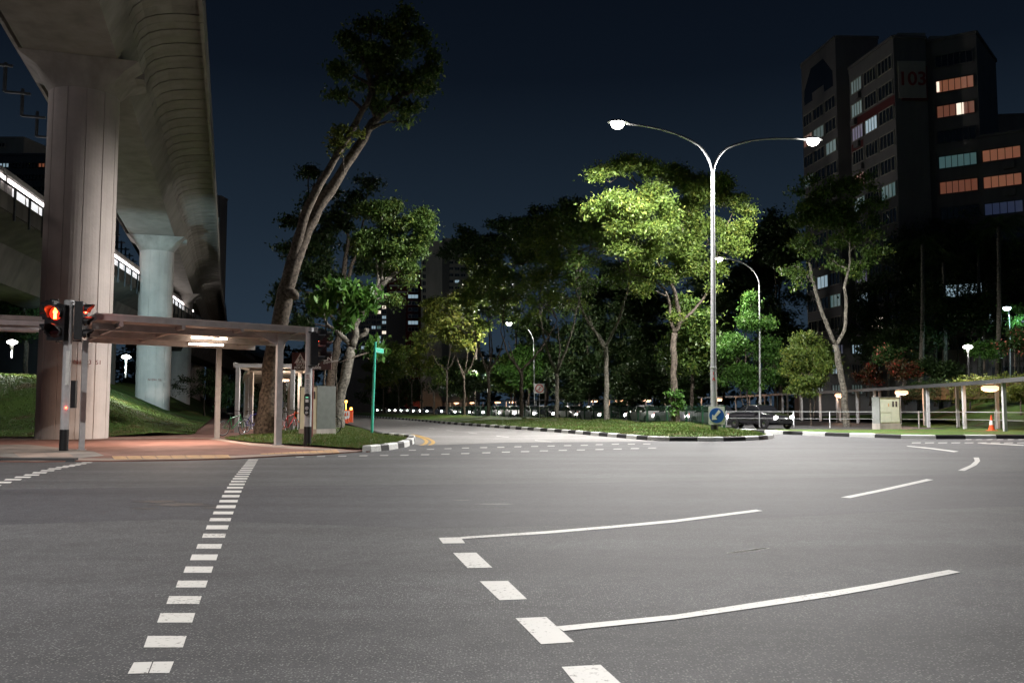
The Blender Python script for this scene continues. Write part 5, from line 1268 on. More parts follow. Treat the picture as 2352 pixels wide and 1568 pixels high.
# shrubs on the slope
shr = [(2045, 810, 66, 34, 26, 'leaf_flower', 'pink-flowered shrub on the slope left of the lamp post'), (2075, 850, 64, 30, 20, 'leaf_red', 'red-leaved shrub below the pink-flowered one'), (2135, 840, 66, 30, 26, 'leaf_dark', 'dark spiky shrub behind the orange walkway lamp'), (1990, 860, 68, 26, 24, 'leaf_red', 'small red-tipped shrub right of the forked trunk'),
       (2330, 780, 62, 34, 34, 'leaf_flower', 'tall pink-flowered shrub at the right edge'), (2260, 800, 68, 34, 24, 'leaf_fresh', 'teal-lit leafy shrub between lamp post and right edge'), (2180, 850, 66, 30, 20, 'leaf_dark', 'low dark shrub left of the slope lamp post'), (2345, 725, 74, 34, 30, 'leaf_fresh', 'teal-lit treetop under the blue-white lamp')]
for i, (x, y, Y, rx_, ry_, lf, lb_) in enumerate(shr):
    zb0 = HC - (min(y + ry_ * 1.6, 905) - 935) * Y / F
    tree('shrub', lb_, Y, zb0, [[(x, y + ry_ * 1.5, 0, .05), (x, y, 0, .03)]], [(x, y, 0, rx_, ry_), (x + rx_ * .5, y + ry_ * .5, 0, rx_ * .6, ry_ * .6), (x - rx_ * .5, y + ry_ * .4, 0, rx_ * .6, ry_ * .6)], 2600, .2, lf, 'bark', 170 + i, cat='shrub', group='shrubs on the right slope', twigs=False, clump=.3, per=12)
# clipped hedges on the slope and round bush
def hedge(x0, x1, y0, y1, Y0, Y1, h, label, leaf='leaf_yellow', n=9000, seed=0):
    a = W(x0, y0, Y0); c = W(x1, y1, Y1); root = empty('hedge', (a + c) / 2 - Vector((0, 0, h)), 0, label, 'hedge', 'clipped hedges on the right slope')
    o = Vector(root.location); bl_ = []
    for k in range(14): bl_.append((tuple(a.lerp(c, (k + .5) / 14) - o - Vector((0, 0, h * .5))), (1.0, 1.2, h * .62)))
    V, m, _ = leaf_cloud(bl_, n, .13, .16, 10, seed, .85, 0, False); q = leaf_mesh('foliage', V, m, leaf); q.parent = root
    b = MB(); b.bar(a - o - Vector((0, 0, h * .6)), c - o - Vector((0, 0, h * .6)), 1.2, h * .8); b.build('hedge_core', 'hedge_brown', root)
hedge(2085, 2200, 880, 876, 64, 58, 1.2, 'dark clipped hedge behind the walkway roof, left of the lamp post', 'leaf_dark', 6000, 1)
hedge(2205, 2400, 872, 862, 58, 52, 1.3, 'brown-leaved clipped hedge at the top of the slope, right edge', 'leaf_yellow', 9000, 2)
tree('shrub', 'round clipped green bush at the right edge below the hedge', 51, 1.2, [[(2345, 925, 0, .04), (2345, 905, 0, .03)]], [(2345, 905, 0, 26, 22)], 3000, .12, 'leaf_yellow', 'bark', 190, cat='shrub', clump=.15, per=10, twigs=False, shell=.8)
# far-off tree line closing the horizon behind everything (many crowns merged by distance)
b_bl = []
rg_ = random.Random(44)
for k in range(70):
    x = -190 + k * 6.6 + rg_.uniform(-3, 3); y = 300 + rg_.uniform(-20, 30); h = rg_.uniform(12, 17); b_bl.append(((x, y, h * .8), (8, 5, h)))
V, m, _ = leaf_cloud(b_bl, 50000, 2.1, 1.8, 14, 5, .3, 0, False)
o = leaf_mesh('far_woodland', V, m, 'leaf_dark'); tag(o, 'dark line of far trees along the horizon behind the walkway lamps', 'woodland', None, 'stuff')

# ================================================================== STREET LAMPS
def luminaire(par, p, d, m='lamp_white', L=.85, power=0, color=(1, .965, .93), name='lamp_head', point=False, cone=160, bl=.55):
    """flat lantern at the end of an arm; d = outward direction"""
    d = Vector(d).normalized(); sd = Vector((-d.y, d.x, 0)); M = Matrix(((d.x, sd.x, 0, p.x), (d.y, sd.y, 0, p.y), (d.z, 0, 1, p.z), (0, 0, 0, 1)))
    b = MB(); vs = []
    prof = [(-.1, .10, .05), (.1, .24, .11), (.45, .30, .14), (.80, .22, .10), (.95, .06, .04)]
    for x, wd, h in prof: vs += [M @ Vector((x, -wd, 0)), M @ Vector((x, -wd * .6, h)), M @ Vector((x, wd * .6, h)), M @ Vector((x, wd, 0))]
    fs = [(4 * i + k, 4 * i + 4 + k, 4 * i + 4 + (k + 1) % 4, 4 * i + (k + 1) % 4) for i in range(4) for k in range(4)] + [(3, 2, 1, 0), (16, 17, 18, 19)]
    b.add(vs, fs); h = b.build(name, 'galv'); child(h, par)
    b = MB(); b.lathe(M @ Vector((.46, 0, .01)), [(.30, 0), (.31, -.08), (.25, -.20), (.12, -.28), (.02, -.30)], 16)
    g = b.build('lens', m); g.parent = h
    if power:
        l_ = lamp_light('lamp_light', 'POINT' if point else 'SPOT', M @ Vector((.46, 0, -.42 if point else -.30)), power, color, None, .16, cone, bl, aim=None if point else (0, 0, -1)); child(l_, par)
    return h
bp = G(1641, 987, .25); Yb = bp.y
fork = W(1637, 400, Yb); armL = Vector((5.33, Yb - 1.17, 14.4)); armR = Vector((14.37, Yb + 1.17, 14.4))
lamp1 = empty('street_lamp', bp, 0, 'tall grey street lamp with two curved arms, on the tip of the median', 'street lamp', 'street lamps')
b = MB(); b.tube([bp - Vector((0, 0, .2)), bp + Vector((0, 0, 2.9))], [.155, .15], 12); b.tube([bp + Vector((0, 0, 2.9)), fork], [.135, .085], 12); b.lathe(bp + Vector((0, 0, 2.86)), [(.16, 0), (.17, .03), (.16, .08)], 12)
b.tube([bp + Vector((.07, -.13, 1.4)), bp + Vector((.07, -.14, 3.0))], .02, 6)
child(b.build('pole', 'galv'), lamp1); 
b = MB(); b.tube([bp - Vector((0, 0, .2)), bp + Vector((0, 0, .42))], .16, 12); child(b.build('base_band', 'black_paint'), lamp1)
for tgt in (armL, armR):
    d = Vector((tgt.x - fork.x, tgt.y - fork.y, 0)); s = 1
    pts = []
    for t in np.linspace(0, 1, 14):
        a = t * math.pi / 2; pts.append(Vector((fork.x, fork.y, 0)) + d * ((1 - math.cos(a)) * .62 + .38 * max(0, t - .45) / .55 * t) * 1.0 + Vector((0, 0, fork.z - .1 + (tgt.z - fork.z + .1) * math.sin(a))))
    e = pts[-1]; pts[-1] = Vector((tgt.x, tgt.y, tgt.z)); b = MB(); b.tube(pts, [.062] * 9 + [.05] * 5, 8); child(b.build('arm', 'galv', smooth=True), lamp1)
    luminaire(lamp1, tgt, (d.x, d.y, .0), power=33000, cone=177, bl=.25)
sg = MB(); c = W(1646, 954, Yb - .22); hw = .36
sgn = empty('sign', (c.x, c.y, c.z), 0, 'square blue keep-left arrow sign on the twin-arm lamp pole', 'road sign')
b = MB()
def rrect(hw, hh, r, n=4): return [(sx_ * (hw - r) + r * math.cos(a), sy_ * (hh - r) + r * math.sin(a)) for sx_, sy_, a0 in ((1, 1, 0), (-1, 1, 90), (-1, -1, 180), (1, -1, 270)) for a in [R(a0 + 90 * k / n) for k in range(n + 1)]]
def plate(b, poly, y, th, mi=0, o=(0, 0)):
    n = len(poly); vs = [(p[0] + o[0], y, p[1] + o[1]) for p in poly] + [(p[0] + o[0], y + th, p[1] + o[1]) for p in poly]
    b.add(vs, [tuple(range(n)), tuple(reversed(range(n, 2 * n)))] + [(i, n + i, n + (i + 1) % n, (i + 1) % n) for i in range(n)], mi)
disc = lambda r, n=36: [(r * math.cos(2 * math.pi * k / n), r * math.sin(2 * math.pi * k / n)) for k in range(n)]
plate(b, rrect(.37, .42, .05), 0, .02); b.build('sign_plate', 'white_paint', sgn)
b = MB(); plate(b, disc(.345), -.008, .007); b.build('blue_disc', 'blue_sign', sgn)
b = MB(); arrow = [(.10, .27), (.20, .17), (-.055, -.085), (.03, -.17), (-.23, -.20), (-.20, .06), (-.125, -.015)]
a2 = [(q[0] * 1.0, q[1] * 1.0) for q in arrow]; plate(b, a2[::-1], -.014, .005); b.build('arrow', 'white_paint', sgn)
for k, (s_, z_) in enumerate((('1', 2.62), ('A', 2.35))):
    t_ = text(s_, .2, (bp.x - .03, bp.y - .152, bp.z + z_ - .0), (R(90), 0, 0), 'red', None, 'pole_number', .002, bold=.006); child(t_, lamp1)

# single-arm lamps further on
def lamp_single(px, ybase, ytop, Y, hx, hy, zb0, label, r=.09, power=3000, m='lamp_white', cl=(1, .95, .88)):
    base = W(px, ybase, Y); base.z = zb0; topp = W(px - 2, ytop, Y); head = W(hx, hy, Y - .4)
    e = empty('street_lamp', base, 0, label, 'street lamp', 'street lamps')
    b = MB(); b.tube([base, Vector((topp.x, topp.y, topp.z))], [r, r * .55], 10); child(b.build('pole', 'galv'), e)
    pts = []; d = head - topp; d.z = 0
    for t in np.linspace(0, 1, 12): a = t * math.pi / 2; pts.append(Vector((topp.x, topp.y, topp.z)) + d * (1 - math.cos(a)) * 1.0 + Vector((0, 0, (head.z - topp.z) * math.sin(a))))
    b = MB(); b.tube(pts, r * .5, 7); child(b.build('arm', 'galv', smooth=True), e)
    luminaire(e, pts[-1], (d.x, d.y, 0), m, power=power, color=cl, point=Y > 80, cone=174, bl=.3)
    return e
lamp_single(1746, 965, 655, 63, 1664, 594, .16, 'single-arm street lamp beside the bright green feathery tree', power=9000)
lamp_single(2322, 905, 762, 74, 2315, 707, 3.2, 'slender street lamp with blue-white light at the right edge', .06, 1500, 'lamp_blue', (.55, .9, 1))
lamp_single(1228, 957, 790, 92, 1179, 741, .2, 'distant slim street lamp behind the twin trunks left of the prohibition sign', .05, 9000, 'lamp_soft')
lamp_single(1122, 955, 880, 128, 1100, 846, .2, 'farther slim street lamp pole left of the median trees', .08, 16000, 'lamp_soft')
# street lamps of the same kind on the near side, behind and beside the viewer: they light the junction
def lamp_off(x, y, dx, dy, label, power, cone=158):
    e = empty('street_lamp', (x, y, .12), 0, label, 'street lamp', 'street lamps')
    b = MB(); b.tube([Vector((x, y, 0)), Vector((x, y, 11.6))], [.14, .08], 10); child(b.build('pole', 'galv'), e)
    pts = [Vector((x + dx * (1 - math.cos(a)), y + dy * (1 - math.cos(a)), 11.6 + 1.6 * math.sin(a))) for a in np.linspace(0, math.pi / 2, 10)]
    b = MB(); b.tube(pts, .05, 7); child(b.build('arm', 'galv'), e)
    luminaire(e, pts[-1], (dx, dy, 0), power=power, cone=cone)
lamp_off(9.0, -9.0, -3.0, 2.5, 'street lamp on the near kerb behind the viewer', 7500)
lamp_off(-9.0, -7.0, 2.5, 1.2, 'street lamp on the near left kerb outside the frame', 3800)
lamp_off(-16.5, 7.0, 2.5, 1.2, 'street lamp on the left kerb outside the frame', 16000, 150)
lamp_off(30.0, 8.0, -3, 2.0, 'street lamp on the near right kerb outside the frame', 7000)

# park lamps
def park_lamp(px, ytop, ybase, Y, label, m='lamp_soft', power=700, cl=(1, .96, .9), s=1.0, colm='black_paint'):
    t_ = W(px, ytop, Y); base = W(px, ybase, Y); base.x = t_.x
    e = empty('park_lamp', base, 0, label, 'park lamp', 'park lamps')
    b = MB(); b.tube([base - Vector((0, 0, .2)), t_ - Vector((0, 0, .35))], .055 * s, 8); child(b.build('pole', colm), e)
    b = MB(); b.tube([t_ - Vector((0, 0, .4)), t_ - Vector((0, 0, .1))], [.06 * s, .1 * s], 10); child(b.build('neck', 'white_paint'), e)
    b = MB(); b.lathe(t_, [(.12 * s, -.12), (.27 * s, -.05), (.30 * s, .03), (.18 * s, .12), (.04, .16)], 16); child(b.build('lamp_head', m), e)
    l_ = lamp_light('lamp_light', 'SPOT', t_ - Vector((0, 0, .45)), power, cl, None, .15, 164, .4, aim=(0, 0, -1)); child(l_, e)
park_lamp(2223, 797, 932, 57, 'round-headed lit park lamp on the right slope above the walkway', power=1100)
park_lamp(28, 786, 815, 52, 'small bright park lamp on the mound at the left edge', power=1500, colm='white_paint')
park_lamp(290, 820, 860, 58, 'small bright park lamp on the mound between the two piers', power=2600, colm='white_paint')
# lamp hidden behind the big pier washes the second pier blue-green
e = empty('street_lamp', (-26.2, 50.6, 2.4), 0, 'blue-green lit lamp behind the big pier', 'street lamp', 'street lamps')
b = MB(); b.tube([Vector((-26.2, 50.4, 2)), Vector((-26.2, 50.4, 7.4))], [.07, .05], 8); child(b.build('pole', 'galv'), e)
luminaire(e, Vector((-26.2, 50.4, 7.5)), (.4, .9, 0), 'lamp_blue')
l_ = lamp_light('lamp_light', 'SPOT', (-26.0, 51.0, 7.0), 14000, (.62, .92, 1.0), None, .3, 74, .9, aim=(-.16, 1, .08)); child(l_, e)

# ================================================================== TRAFFIC SIGNALS
def cyl_x(b, c, d, r0, r1, L, n=20, mi=0, t=.012, top_only=True):
    """visor: open hood along direction d from c; covers the upper ~250 degrees"""
    d = Vector(d).normalized(); sd = Vector((-d.y, d.x, 0)); up_ = Vector((0, 0, 1)); c = Vector(c); vs = []
    a0, a1 = R(-38), R(218)
    for j in range(n + 1):
        a = a0 + (a1 - a0) * j / n; dirv = sd * math.cos(a) + up_ * math.sin(a); Lj = L * (0.42 + .58 * max(0, math.sin(a)) ** .7)
        for rr, ll in ((r0, 0), (r1, Lj), (r1 - t, Lj), (r0 - t, 0)): vs.append(c + dirv * rr + d * ll)
    fs = []
    for j in range(n):
        for k in range(4):
            k2_ = (k + 1) % 4; fs.append((4 * j + k, 4 * j + 4 + k, 4 * j + 4 + k2_, 4 * j + k2_))
    fs += [(3, 2, 1, 0), (4 * n, 4 * n + 1, 4 * n + 2, 4 * n + 3)]
    b.add(vs, fs, mi)
def signal_head(par, c, yaw, naspect, lit=0, size=.30, man=False, name='signal_head', glow_=0):
    """c = centre of the box; yaw = direction it faces"""
    d = Vector((math.cos(yaw), math.sin(yaw), 0)); M = Matrix.Translation(c) @ Matrix.Rotation(yaw, 4, 'Z'); wd = size * 1.22; H = wd * naspect
    b = MB(); b.box((-.11, -wd / 2, -H / 2), (.11, wd / 2, H / 2), 0, M)
    b.box((-.135, -wd / 2 + .03, -H / 2 + .03), (-.11, wd / 2 - .03, H / 2 - .03), 0, M)
    for k in range(1, naspect): b.box((-.112, -wd / 2 - .004, -H / 2 + wd * k - .006), (.113, wd / 2 + .004, -H / 2 + wd * k + .006), 0, M)
    h = child(b.build(name, 'black_plastic'), par)
    for k in range(naspect):
        z = H / 2 - wd * (k + .5); lc_ = M @ Vector((.113, 0, z))
        b = MB(); cyl_x(b, lc_, d, size * .48, size * .50, size * .85); v = b.build('visor', 'black_plastic', smooth=True); v.parent = h; smooth_by_angle(v, 40)
        b = MB(); b.lathe(lc_, [(size * .44, 0), (size * .43, .012), (size * .25, .03), (.01, .036)], 24, 0, d)
        L_ = b.build('lens', 'red_lens' if (k == lit and not man) else ('red_glow' if k == lit else 'lens_dark'), smooth=True); L_.parent = h
        if k == lit and man:
            b = MB(); s = size * .40; Mm = Matrix.Translation(lc_) @ Matrix.Rotation(yaw, 4, 'Z')
            fig = [(-.28, -.95), (.28, -.95), (.22, .0), (.36, .05), (.36, .45), (.2, .56), (-.2, .56), (-.36, .45), (-.36, .05), (-.22, 0)]
            n = len(fig); vs = [Mm @ Vector((.038, q[0] * s, q[1] * s)) for q in fig] + [Mm @ Vector((.046, q[0] * s, q[1] * s)) for q in fig]
            b.add(vs, [tuple(range(n)), tuple(reversed(range(n, 2 * n)))] + [(i, (i + 1) % n, n + (i + 1) % n, n + i) for i in range(n)])
            hd = [(.2 * math.cos(t), .76 + .2 * math.sin(t)) for t in np.linspace(0, 2 * math.pi, 14)[:-1]]; n = len(hd)
            vs = [Mm @ Vector((.038, q[0] * s, q[1] * s)) for q in hd] + [Mm @ Vector((.046, q[0] * s, q[1] * s)) for q in hd]
            b.add(vs, [tuple(range(n)), tuple(reversed(range(n, 2 * n)))] + [(i, (i + 1) % n, n + (i + 1) % n, n + i) for i in range(n)])
            f_ = b.build('red_figure', 'red_man'); f_.parent = h
    b = MB()
    for z in (-H / 2 - .03, H / 2 + .03): b.box((-.2, -.02, z - .02), (.05, .02, z + .02), 0, M)
    br = b.build('bracket', 'dark_steel'); br.parent = h
    if glow_:
        l_ = lamp_light('signal_light', 'SPOT', M @ Vector((.17, 0, H / 2 - wd * (lit + .5))), glow_, (1, .07, .02), None, .05, 150, .6, aim=tuple(d)); child(l_, par)
    return h
def signal_pole(px, ybase, ytop, label, z=FZ):
    base = G(px, ybase, z); t_ = W(px + (6 if px < 300 else 3), ytop, base.y); t_.x = base.x; t_.y = base.y
    e = empty('traffic_signal', base, 0, label, 'traffic signal', 'traffic signals at the crossing')
    b = MB(); b.tube([base + Vector((0, 0, .62)), t_ - Vector((0, 0, .12))], [.118, .118], 16); b.tube([t_ - Vector((0, 0, .22)), t_], .135, 16); child(b.build('pole', 'paint_grey', smooth=False), e); 
    b = MB(); b.tube([base - Vector((0, 0, .05)), base + Vector((0, 0, .62))], .125, 16); child(b.build('base_band', 'black_paint'), e)
    smooth_by_angle(e and kids(e)[0], 50); smooth_by_angle(kids(e)[1], 50)
    return e, base, t_
s1, sb, st = signal_pole(146, 1035, 690, 'grey signal pole showing a red standing figure, left of the walkway shelter')
Ys = sb.y; k_ = Ys / F
c1 = W(133, 741, Ys - .22); signal_head(s1, c1, R(-94), 2, 0, .43, True, 'pedestrian_signal', 14)
cL = W(113, 735, Ys + .12); signal_head(s1, cL + Vector((0, 0.12, .10)), R(176), 3, 0, .27, glow_=12)
cR = W(186, 738, Ys + .02); signal_head(s1, cR, R(6), 3, 0, .30, glow_=9)
b = MB(); c = W(161, 905, Ys - .16); b.cbox((c.x + .09, sb.y - .12, c.z), (.14, .12, .80)); bx_ = child(b.build('push_button_box', 'black_plastic'), s1)
b = MB(); c = W(163, 936, Ys - .25); b.lathe((sb.x + .12, sb.y - .185, c.z), [(.035, 0), (.03, .02), (.01, .026)], 12, 0, (0, -1, 0)); o = b.build('red_indicator', 'red_lens'); child(o, s1)
b = MB(); c = W(159, 845, Ys); b.cbox((sb.x + .075, sb.y - .098, c.z), (.10, .03, 1.0), 0); child(b.build('instruction_plate', 'white_paint'), s1)
s2, sb2, st2 = signal_pole(706, 1023, 753, 'grey signal pole with heads turned right, at the grass corner', FZ + .02)
Y2 = sb2.y
c = W(722, 802, Y2 - .1); signal_head(s2, c, R(20), 3, 0, .29)
c = W(738, 795, Y2 + .3); signal_head(s2, c + Vector((.0, .15, .05)), R(28), 3, 0, .27)
for h in kids(s2):
    for q in kids(h):
        if q.name.startswith('lens'): q.data = q.data
b = MB(); c = W(707, 930, Y2); 
b.prism(rrect(.095, .36, .09), 0, .1); o = b.build('push_button_box', 'black_plastic'); o.rotation_euler = (R(90), 0, 0); o.location = (sb2.x + .01, sb2.y - .11, c.z + .02); child_par = o; o.parent = s2; o.matrix_parent_inverse = Matrix.Translation(-Vector(s2.location))
for dz, rr, mm in ((-.10, .062, 'paint_grey'), (-.25, .05, 'paint_grey')):
    b = MB(); b.lathe((sb2.x + .01, sb2.y - .21, c.z + dz), [(rr, 0), (rr * .95, .02), (.01, .03)], 16, 0, (0, -1, 0)); child(b.build('push_button', mm), s2)
b = MB(); b.cbox((sb2.x + .01, sb2.y - .215, c.z + .14), (.10, .01, .10)); child(b.build('button_label', 'white_paint'), s2)
b = MB(); b.cbox((sb2.x + .01, sb2.y - .215, c.z + .25), (.09, .01, .02)); child(b.build('button_light', 'led_green'), s2)
c = W(706, 880, Y2); b = MB(); b.cbox((sb2.x + .0, sb2.y - .125, c.z), (.19, .02, .68)); ip = child(b.build('instruction_plate', 'white_paint'), s2)
for k in range(4):
    b = MB(); z = c.z + .24 - k * .155
    b.ring((sb2.x, sb2.y - .137, z), (0, 1, 0), .034, .006, 16, 4); b.cbox((sb2.x, sb2.y - .138, z), (.014, .006, .04)); b.cbox((sb2.x, sb2.y - .138, z - .062), (.13, .006, .010)); b.cbox((sb2.x, sb2.y - .138, z - .08), (.10, .006, .008))
    child(b.build('pictogram', 'red_letter' if k == 0 else 'dark_steel'), s2)
# green street-name post
gp = G(854, 993, FZ + .12); gt = W(862, 785, gp.y)
gpost = empty('street_name_post', gp, 0, 'leaning green post with a small street-name blade near its top', 'sign post')
b = MB(); b.tube([gp - Vector((0, 0, .1)), Vector((gt.x, gp.y, gt.z))], .065, 14); child(b.build('post', 'green_paint', smooth=False), gpost)
t_ = Vector((gt.x, gp.y, gt.z)); M = Matrix.Translation(t_ - Vector((0, 0, .36))) @ Matrix.Rotation(R(76), 4, 'Z')
b = MB(); b.box((.07, -.012, -.11), (1.0, .012, .11), 0, M); child(b.build('name_blade', 'green_paint'), gpost)
b = MB(); b.box((.10, -.016, -.088), (.97, .016, -.080), 0, M); b.box((.10, -.016, .080), (.97, .016, .088), 0, M); b.box((.10, -.016, -.088), (.11, .016, .088), 0, M); b.box((.96, -.016, -.088), (.97, .016, .088), 0, M); child(b.build('blade_border', 'white_paint'), gpost)

# brown board on a brown pole
sc_ = W(716, 829, 31.0)
ssn = empty('sign', (sc_.x, 31.0, FZ), 0, 'dark red-brown board with a walking figure warning, half hidden by the signal pole', 'information sign')
b = MB(); bw_ = 91 * 31 / F / 2; bh = 40 * 31 / F / 2; b.cbox((sc_.x, 31.0, sc_.z), (bw_ * 2, .04, bh * 2)); child(b.build('board', 'sign_brown'), ssn)
b = MB(); b.tube([Vector((sc_.x + .02, 31.06, FZ)), Vector((sc_.x + .02, 31.06, sc_.z + bh))], .055, 10); child(b.build('post', 'pole_brown'), ssn)
tx0 = W(690, 824, 31).x; tz0 = W(690, 824, 31).z
b = MB(); tri = [(-.24, -.18), (.24, -.18), (0, .24)]; vs = [(tx0 + p[0], 30.972, tz0 + p[1]) for p in tri]; b.add(vs + [(v[0], 30.978, v[2]) for v in vs], [(0, 1, 2), (5, 4, 3), (0, 3, 4, 1), (1, 4, 5, 2), (2, 5, 3, 0)]); child(b.build('warning_triangle', 'red_letter'), ssn)
b = MB(); vs = [(tx0 + p[0] * .84, 30.966, tz0 + p[1] * .84) for p in tri]; b.add(vs + [(v[0], 30.971, v[2]) for v in vs], [(0, 1, 2), (5, 4, 3), (0, 3, 4, 1), (1, 4, 5, 2), (2, 5, 3, 0)]); child(b.build('triangle_field', 'white_paint'), ssn)
b = MB(); V_ = lambda x, z: Vector((tx0 + x, 30.96, tz0 + z))
b.tube([V_(0, .09), V_(-.005, -.02)], .022, 6); b.tube([V_(-.005, -.02), V_(.045, -.07), V_(.05, -.135)], .013, 6); b.tube([V_(-.005, -.02), V_(-.03, -.08), V_(-.07, -.13)], .013, 6); b.tube([V_(0, .07), V_(.06, .02)], .010, 6); b.tube([V_(0, .07), V_(-.05, .03), V_(-.04, -.01)], .010, 6); b.lathe(V_(.008, .125), [(.001, -.02), (.02, 0), (.001, .02)], 8)
child(b.build('walking_figure', 'black_paint'), ssn)
for s_, yy, sz in (('WATCH OUT', 838.2, .135), ('FOR PEDESTRIANS', 844.5, .115)):
    q = W(676 if s_[0] == 'F' else 680, yy, 30.97); t_ = text(s_, sz, (q.x, 30.972, q.z), (R(90), 0, 0), 'white_paint', None, 'lettering', .003, 'LEFT', .004); child(t_, ssn)
q = W(733, 824, 30.97); t_ = text('PCN', .23, (q.x, 30.972, q.z), (R(90), 0, 0), 'white_paint', None, 'lettering', .003, 'LEFT', .003); child(t_, ssn)
q = W(742, 833, 30.97); t_ = text('Experience!', .125, (q.x, 30.972, q.z), (R(90), R(-10), 0), 'white_paint', None, 'lettering', .003, 'LEFT', shear=.35); child(t_, ssn)

# round prohibition sign
c = W(1239, 892, 78); pg = empty('sign', (c.x, 78, .3), 0, 'white square sign with a red circle barring walkers, on the median', 'road sign')
b = MB(); b.tube([(c.x, 78.05, .2), (c.x, 78.05, c.z)], .035, 8); child(b.build('post', 'galv'), pg)
b = MB(); b.cbox((c.x, 78, c.z), (.86, .03, .86)); child(b.build('plate', 'white_paint'), pg)
b = MB(); b.ring((c.x, 77.97, c.z), (0, 1, 0), .34, .04, 28, 4); b.bar((c.x - .24, 77.97, c.z - .24), (c.x + .24, 77.97, c.z + .24), .02, .06); child(b.build('red_ring', 'red'), pg)
b = MB(); b.bar((c.x, 77.975, c.z - .2), (c.x, 77.975, c.z + .2), .015, .12); child(b.build('walker', 'black_paint'), pg)

# ================================================================== CABINETS, CONES
def cabinet(x, y, zb0, wd, dp, h, yaw, label, name='cabinet'):
    e = empty('utility_cabinet', (x, y, zb0), yaw, label, 'cabinet', 'pale green-grey roadside cabinets')
    b = MB(); b.box((-wd / 2 - .03, -dp / 2 - .03, -.05), (wd / 2 + .03, dp / 2 + .03, .30)); b.build('plinth', 'concrete', e)
    b = MB(); b.box((-wd / 2, -dp / 2, .30), (wd / 2, dp / 2, h)); b.build('cabinet_body', 'cabinet', e)
    b = MB(); b.box((-wd / 2 - .02, -dp / 2 - .02, h), (wd / 2 + .02, dp / 2 + .02, h + .05)); 
    for sx_ in (-1, 1): b.box((sx_ * wd / 2 - .025, -dp / 2 - .012, .30), (sx_ * wd / 2 + .025, dp / 2 + .012, h))
    b.build('cabinet_trim', 'cabinet_trim', e)
    b = MB()
    b.box((-wd / 2 + .06, -dp / 2 - .016, .36), (.06, -dp / 2 - .002, .85)); b.box((-wd / 2 + .06, -dp / 2 - .016, .88), (.06, -dp / 2 - .002, h - .08)); b.box((.09, -dp / 2 - .016, .36), (wd / 2 - .06, -dp / 2 - .002, h - .08))
    dr = b.build('door', 'cabinet', e)
    b = MB()
    for q in (.14, .34):
        if q + .13 < wd / 2: b.box((q, -dp / 2 - .022, h - .48), (q + .12, -dp / 2 - .017, h - .18))
    o = b.build('vent', 'dark_steel'); o.parent = dr
    b = MB(); b.box((-.12, -dp / 2 - .022, h - .46), (-.05, -dp / 2 - .017, h - .30)); o = b.build('warning_label', 'tactile'); o.parent = dr
    return e
q = Vector((-8.15, 35.4, 0)); cabinet(q.x + .2, q.y + .3, FZ + .1, 1.12, .9, 1.98, R(-40), 'pale green utility cabinet behind the right signal pole')
q = G(2046, 985, .14); cabinet(q.x, q.y + .5, .14, 1.25, .6, 1.66, R(14), 'pale utility cabinet beside the walkway posts on the right')
def cone(x, y, z, label, h=.75, grp=None):
    e = empty('traffic_cone', (x, y, z), 0, label, 'traffic cone', grp)
    b = MB(); b.box((-.19, -.19, 0), (.19, .19, .035)); b.lathe((0, 0, 0), [(.15, .035), (.145, .05), (.105, .30)], 18); b.lathe((0, 0, 0), [(.068, .50 * h / .75), (.03, .97 * h), (.022, h)], 18)
    b.build('cone_body', 'orange', e); b = MB(); b.lathe((0, 0, 0), [(.106, .30), (.069, .50 * h / .75)], 18); b.build('reflective_collar', 'white_paint', e)
    return e
q = G(2278, 989, .13); cone(q.x, q.y, .13, 'orange cone with a white collar on the right roadside grass', .78)
for i, (px_, py_) in enumerate(((781, 975), (787, 972), (793, 971.5), (798, 970))):
    q = G(px_, py_, FZ + .1); cone(q.x, q.y, FZ + .1, ['orange cone nearest the pale tree roots', 'second orange cone beside the far barrier', 'third orange cone beside the far barrier', 'farthest orange cone at the road edge'][i], .8, 'cones at the far left road edge')
q = G(791, 971, FZ + .1); rb = empty('road_barrier', (q.x - .4, q.y + 3.5, FZ + .1), 0, 'orange and white barrier with amber warning lamps at the far left road edge', 'barrier')
rb.scale = (.8, .8, .8); b = MB(); b.box((-.5, -.15, 0), (.5, .15, 1.2)); b.build('panel', 'orange', rb); b = MB(); b.box((-.48, -.16, .45), (.2, -.152, 1.1)); b.build('white_panel', 'white_paint', rb)
b = MB(); b.lathe((.3, 0, 1.2), [(.1, 0), (.14, .1), (.1, .25)], 10); b.lathe((-.2, 0, 1.9), [(.1, 0), (.14, .1), (.1, .25)], 10); b.tube([(-.2, 0, 1.2), (-.2, 0, 1.9)], .03, 6); b.build('warning_lamp', 'amber', rb)

# ================================================================== MEDIAN FENCE
fpath = [(11.2, 46.2), (10.9, 50), (8.9, 57.5), (6.6, 70.8), (2.5, 84), (-3.6, 101), (-9, 118)]
fn = empty('fence', (8.9, 57.5, .2), 0, 'dark green railing with upright bars along the far side of the median', 'fence')
fpl = catm(fpath, 2.0); b = MB(); top = 1.12
cum = 0; pv = None
def fz(p): return max(.15, island_z(p[0], p[1]) if in_poly(p[0], p[1], ipoly) else .15)
for i in range(len(fpl) - 1):
    a, c = Vector(fpl[i]), Vector(fpl[i + 1]); a.z = c.z = .16
    o = MB(); o.cbox((a.x, a.y, .72), (.11, .11, 1.28)); o.cbox((a.x, a.y, 1.37), (.13, .13, .03)); child(o.build('fence_post', 'green_fence'), fn)
    for z in (.28, .98, 1.12): b.bar(a + Vector((0, 0, z)), c + Vector((0, 0, z)), .035, .045)
    L = (c - a).length; n = int(L / .2)
    for k in range(1, n): p = a.lerp(c, k / n); hh = 1.3 if k % 3 else 1.14; b.bar(p + Vector((0, 0, .12)), p + Vector((0, 0, hh - .05)), .016, .016)
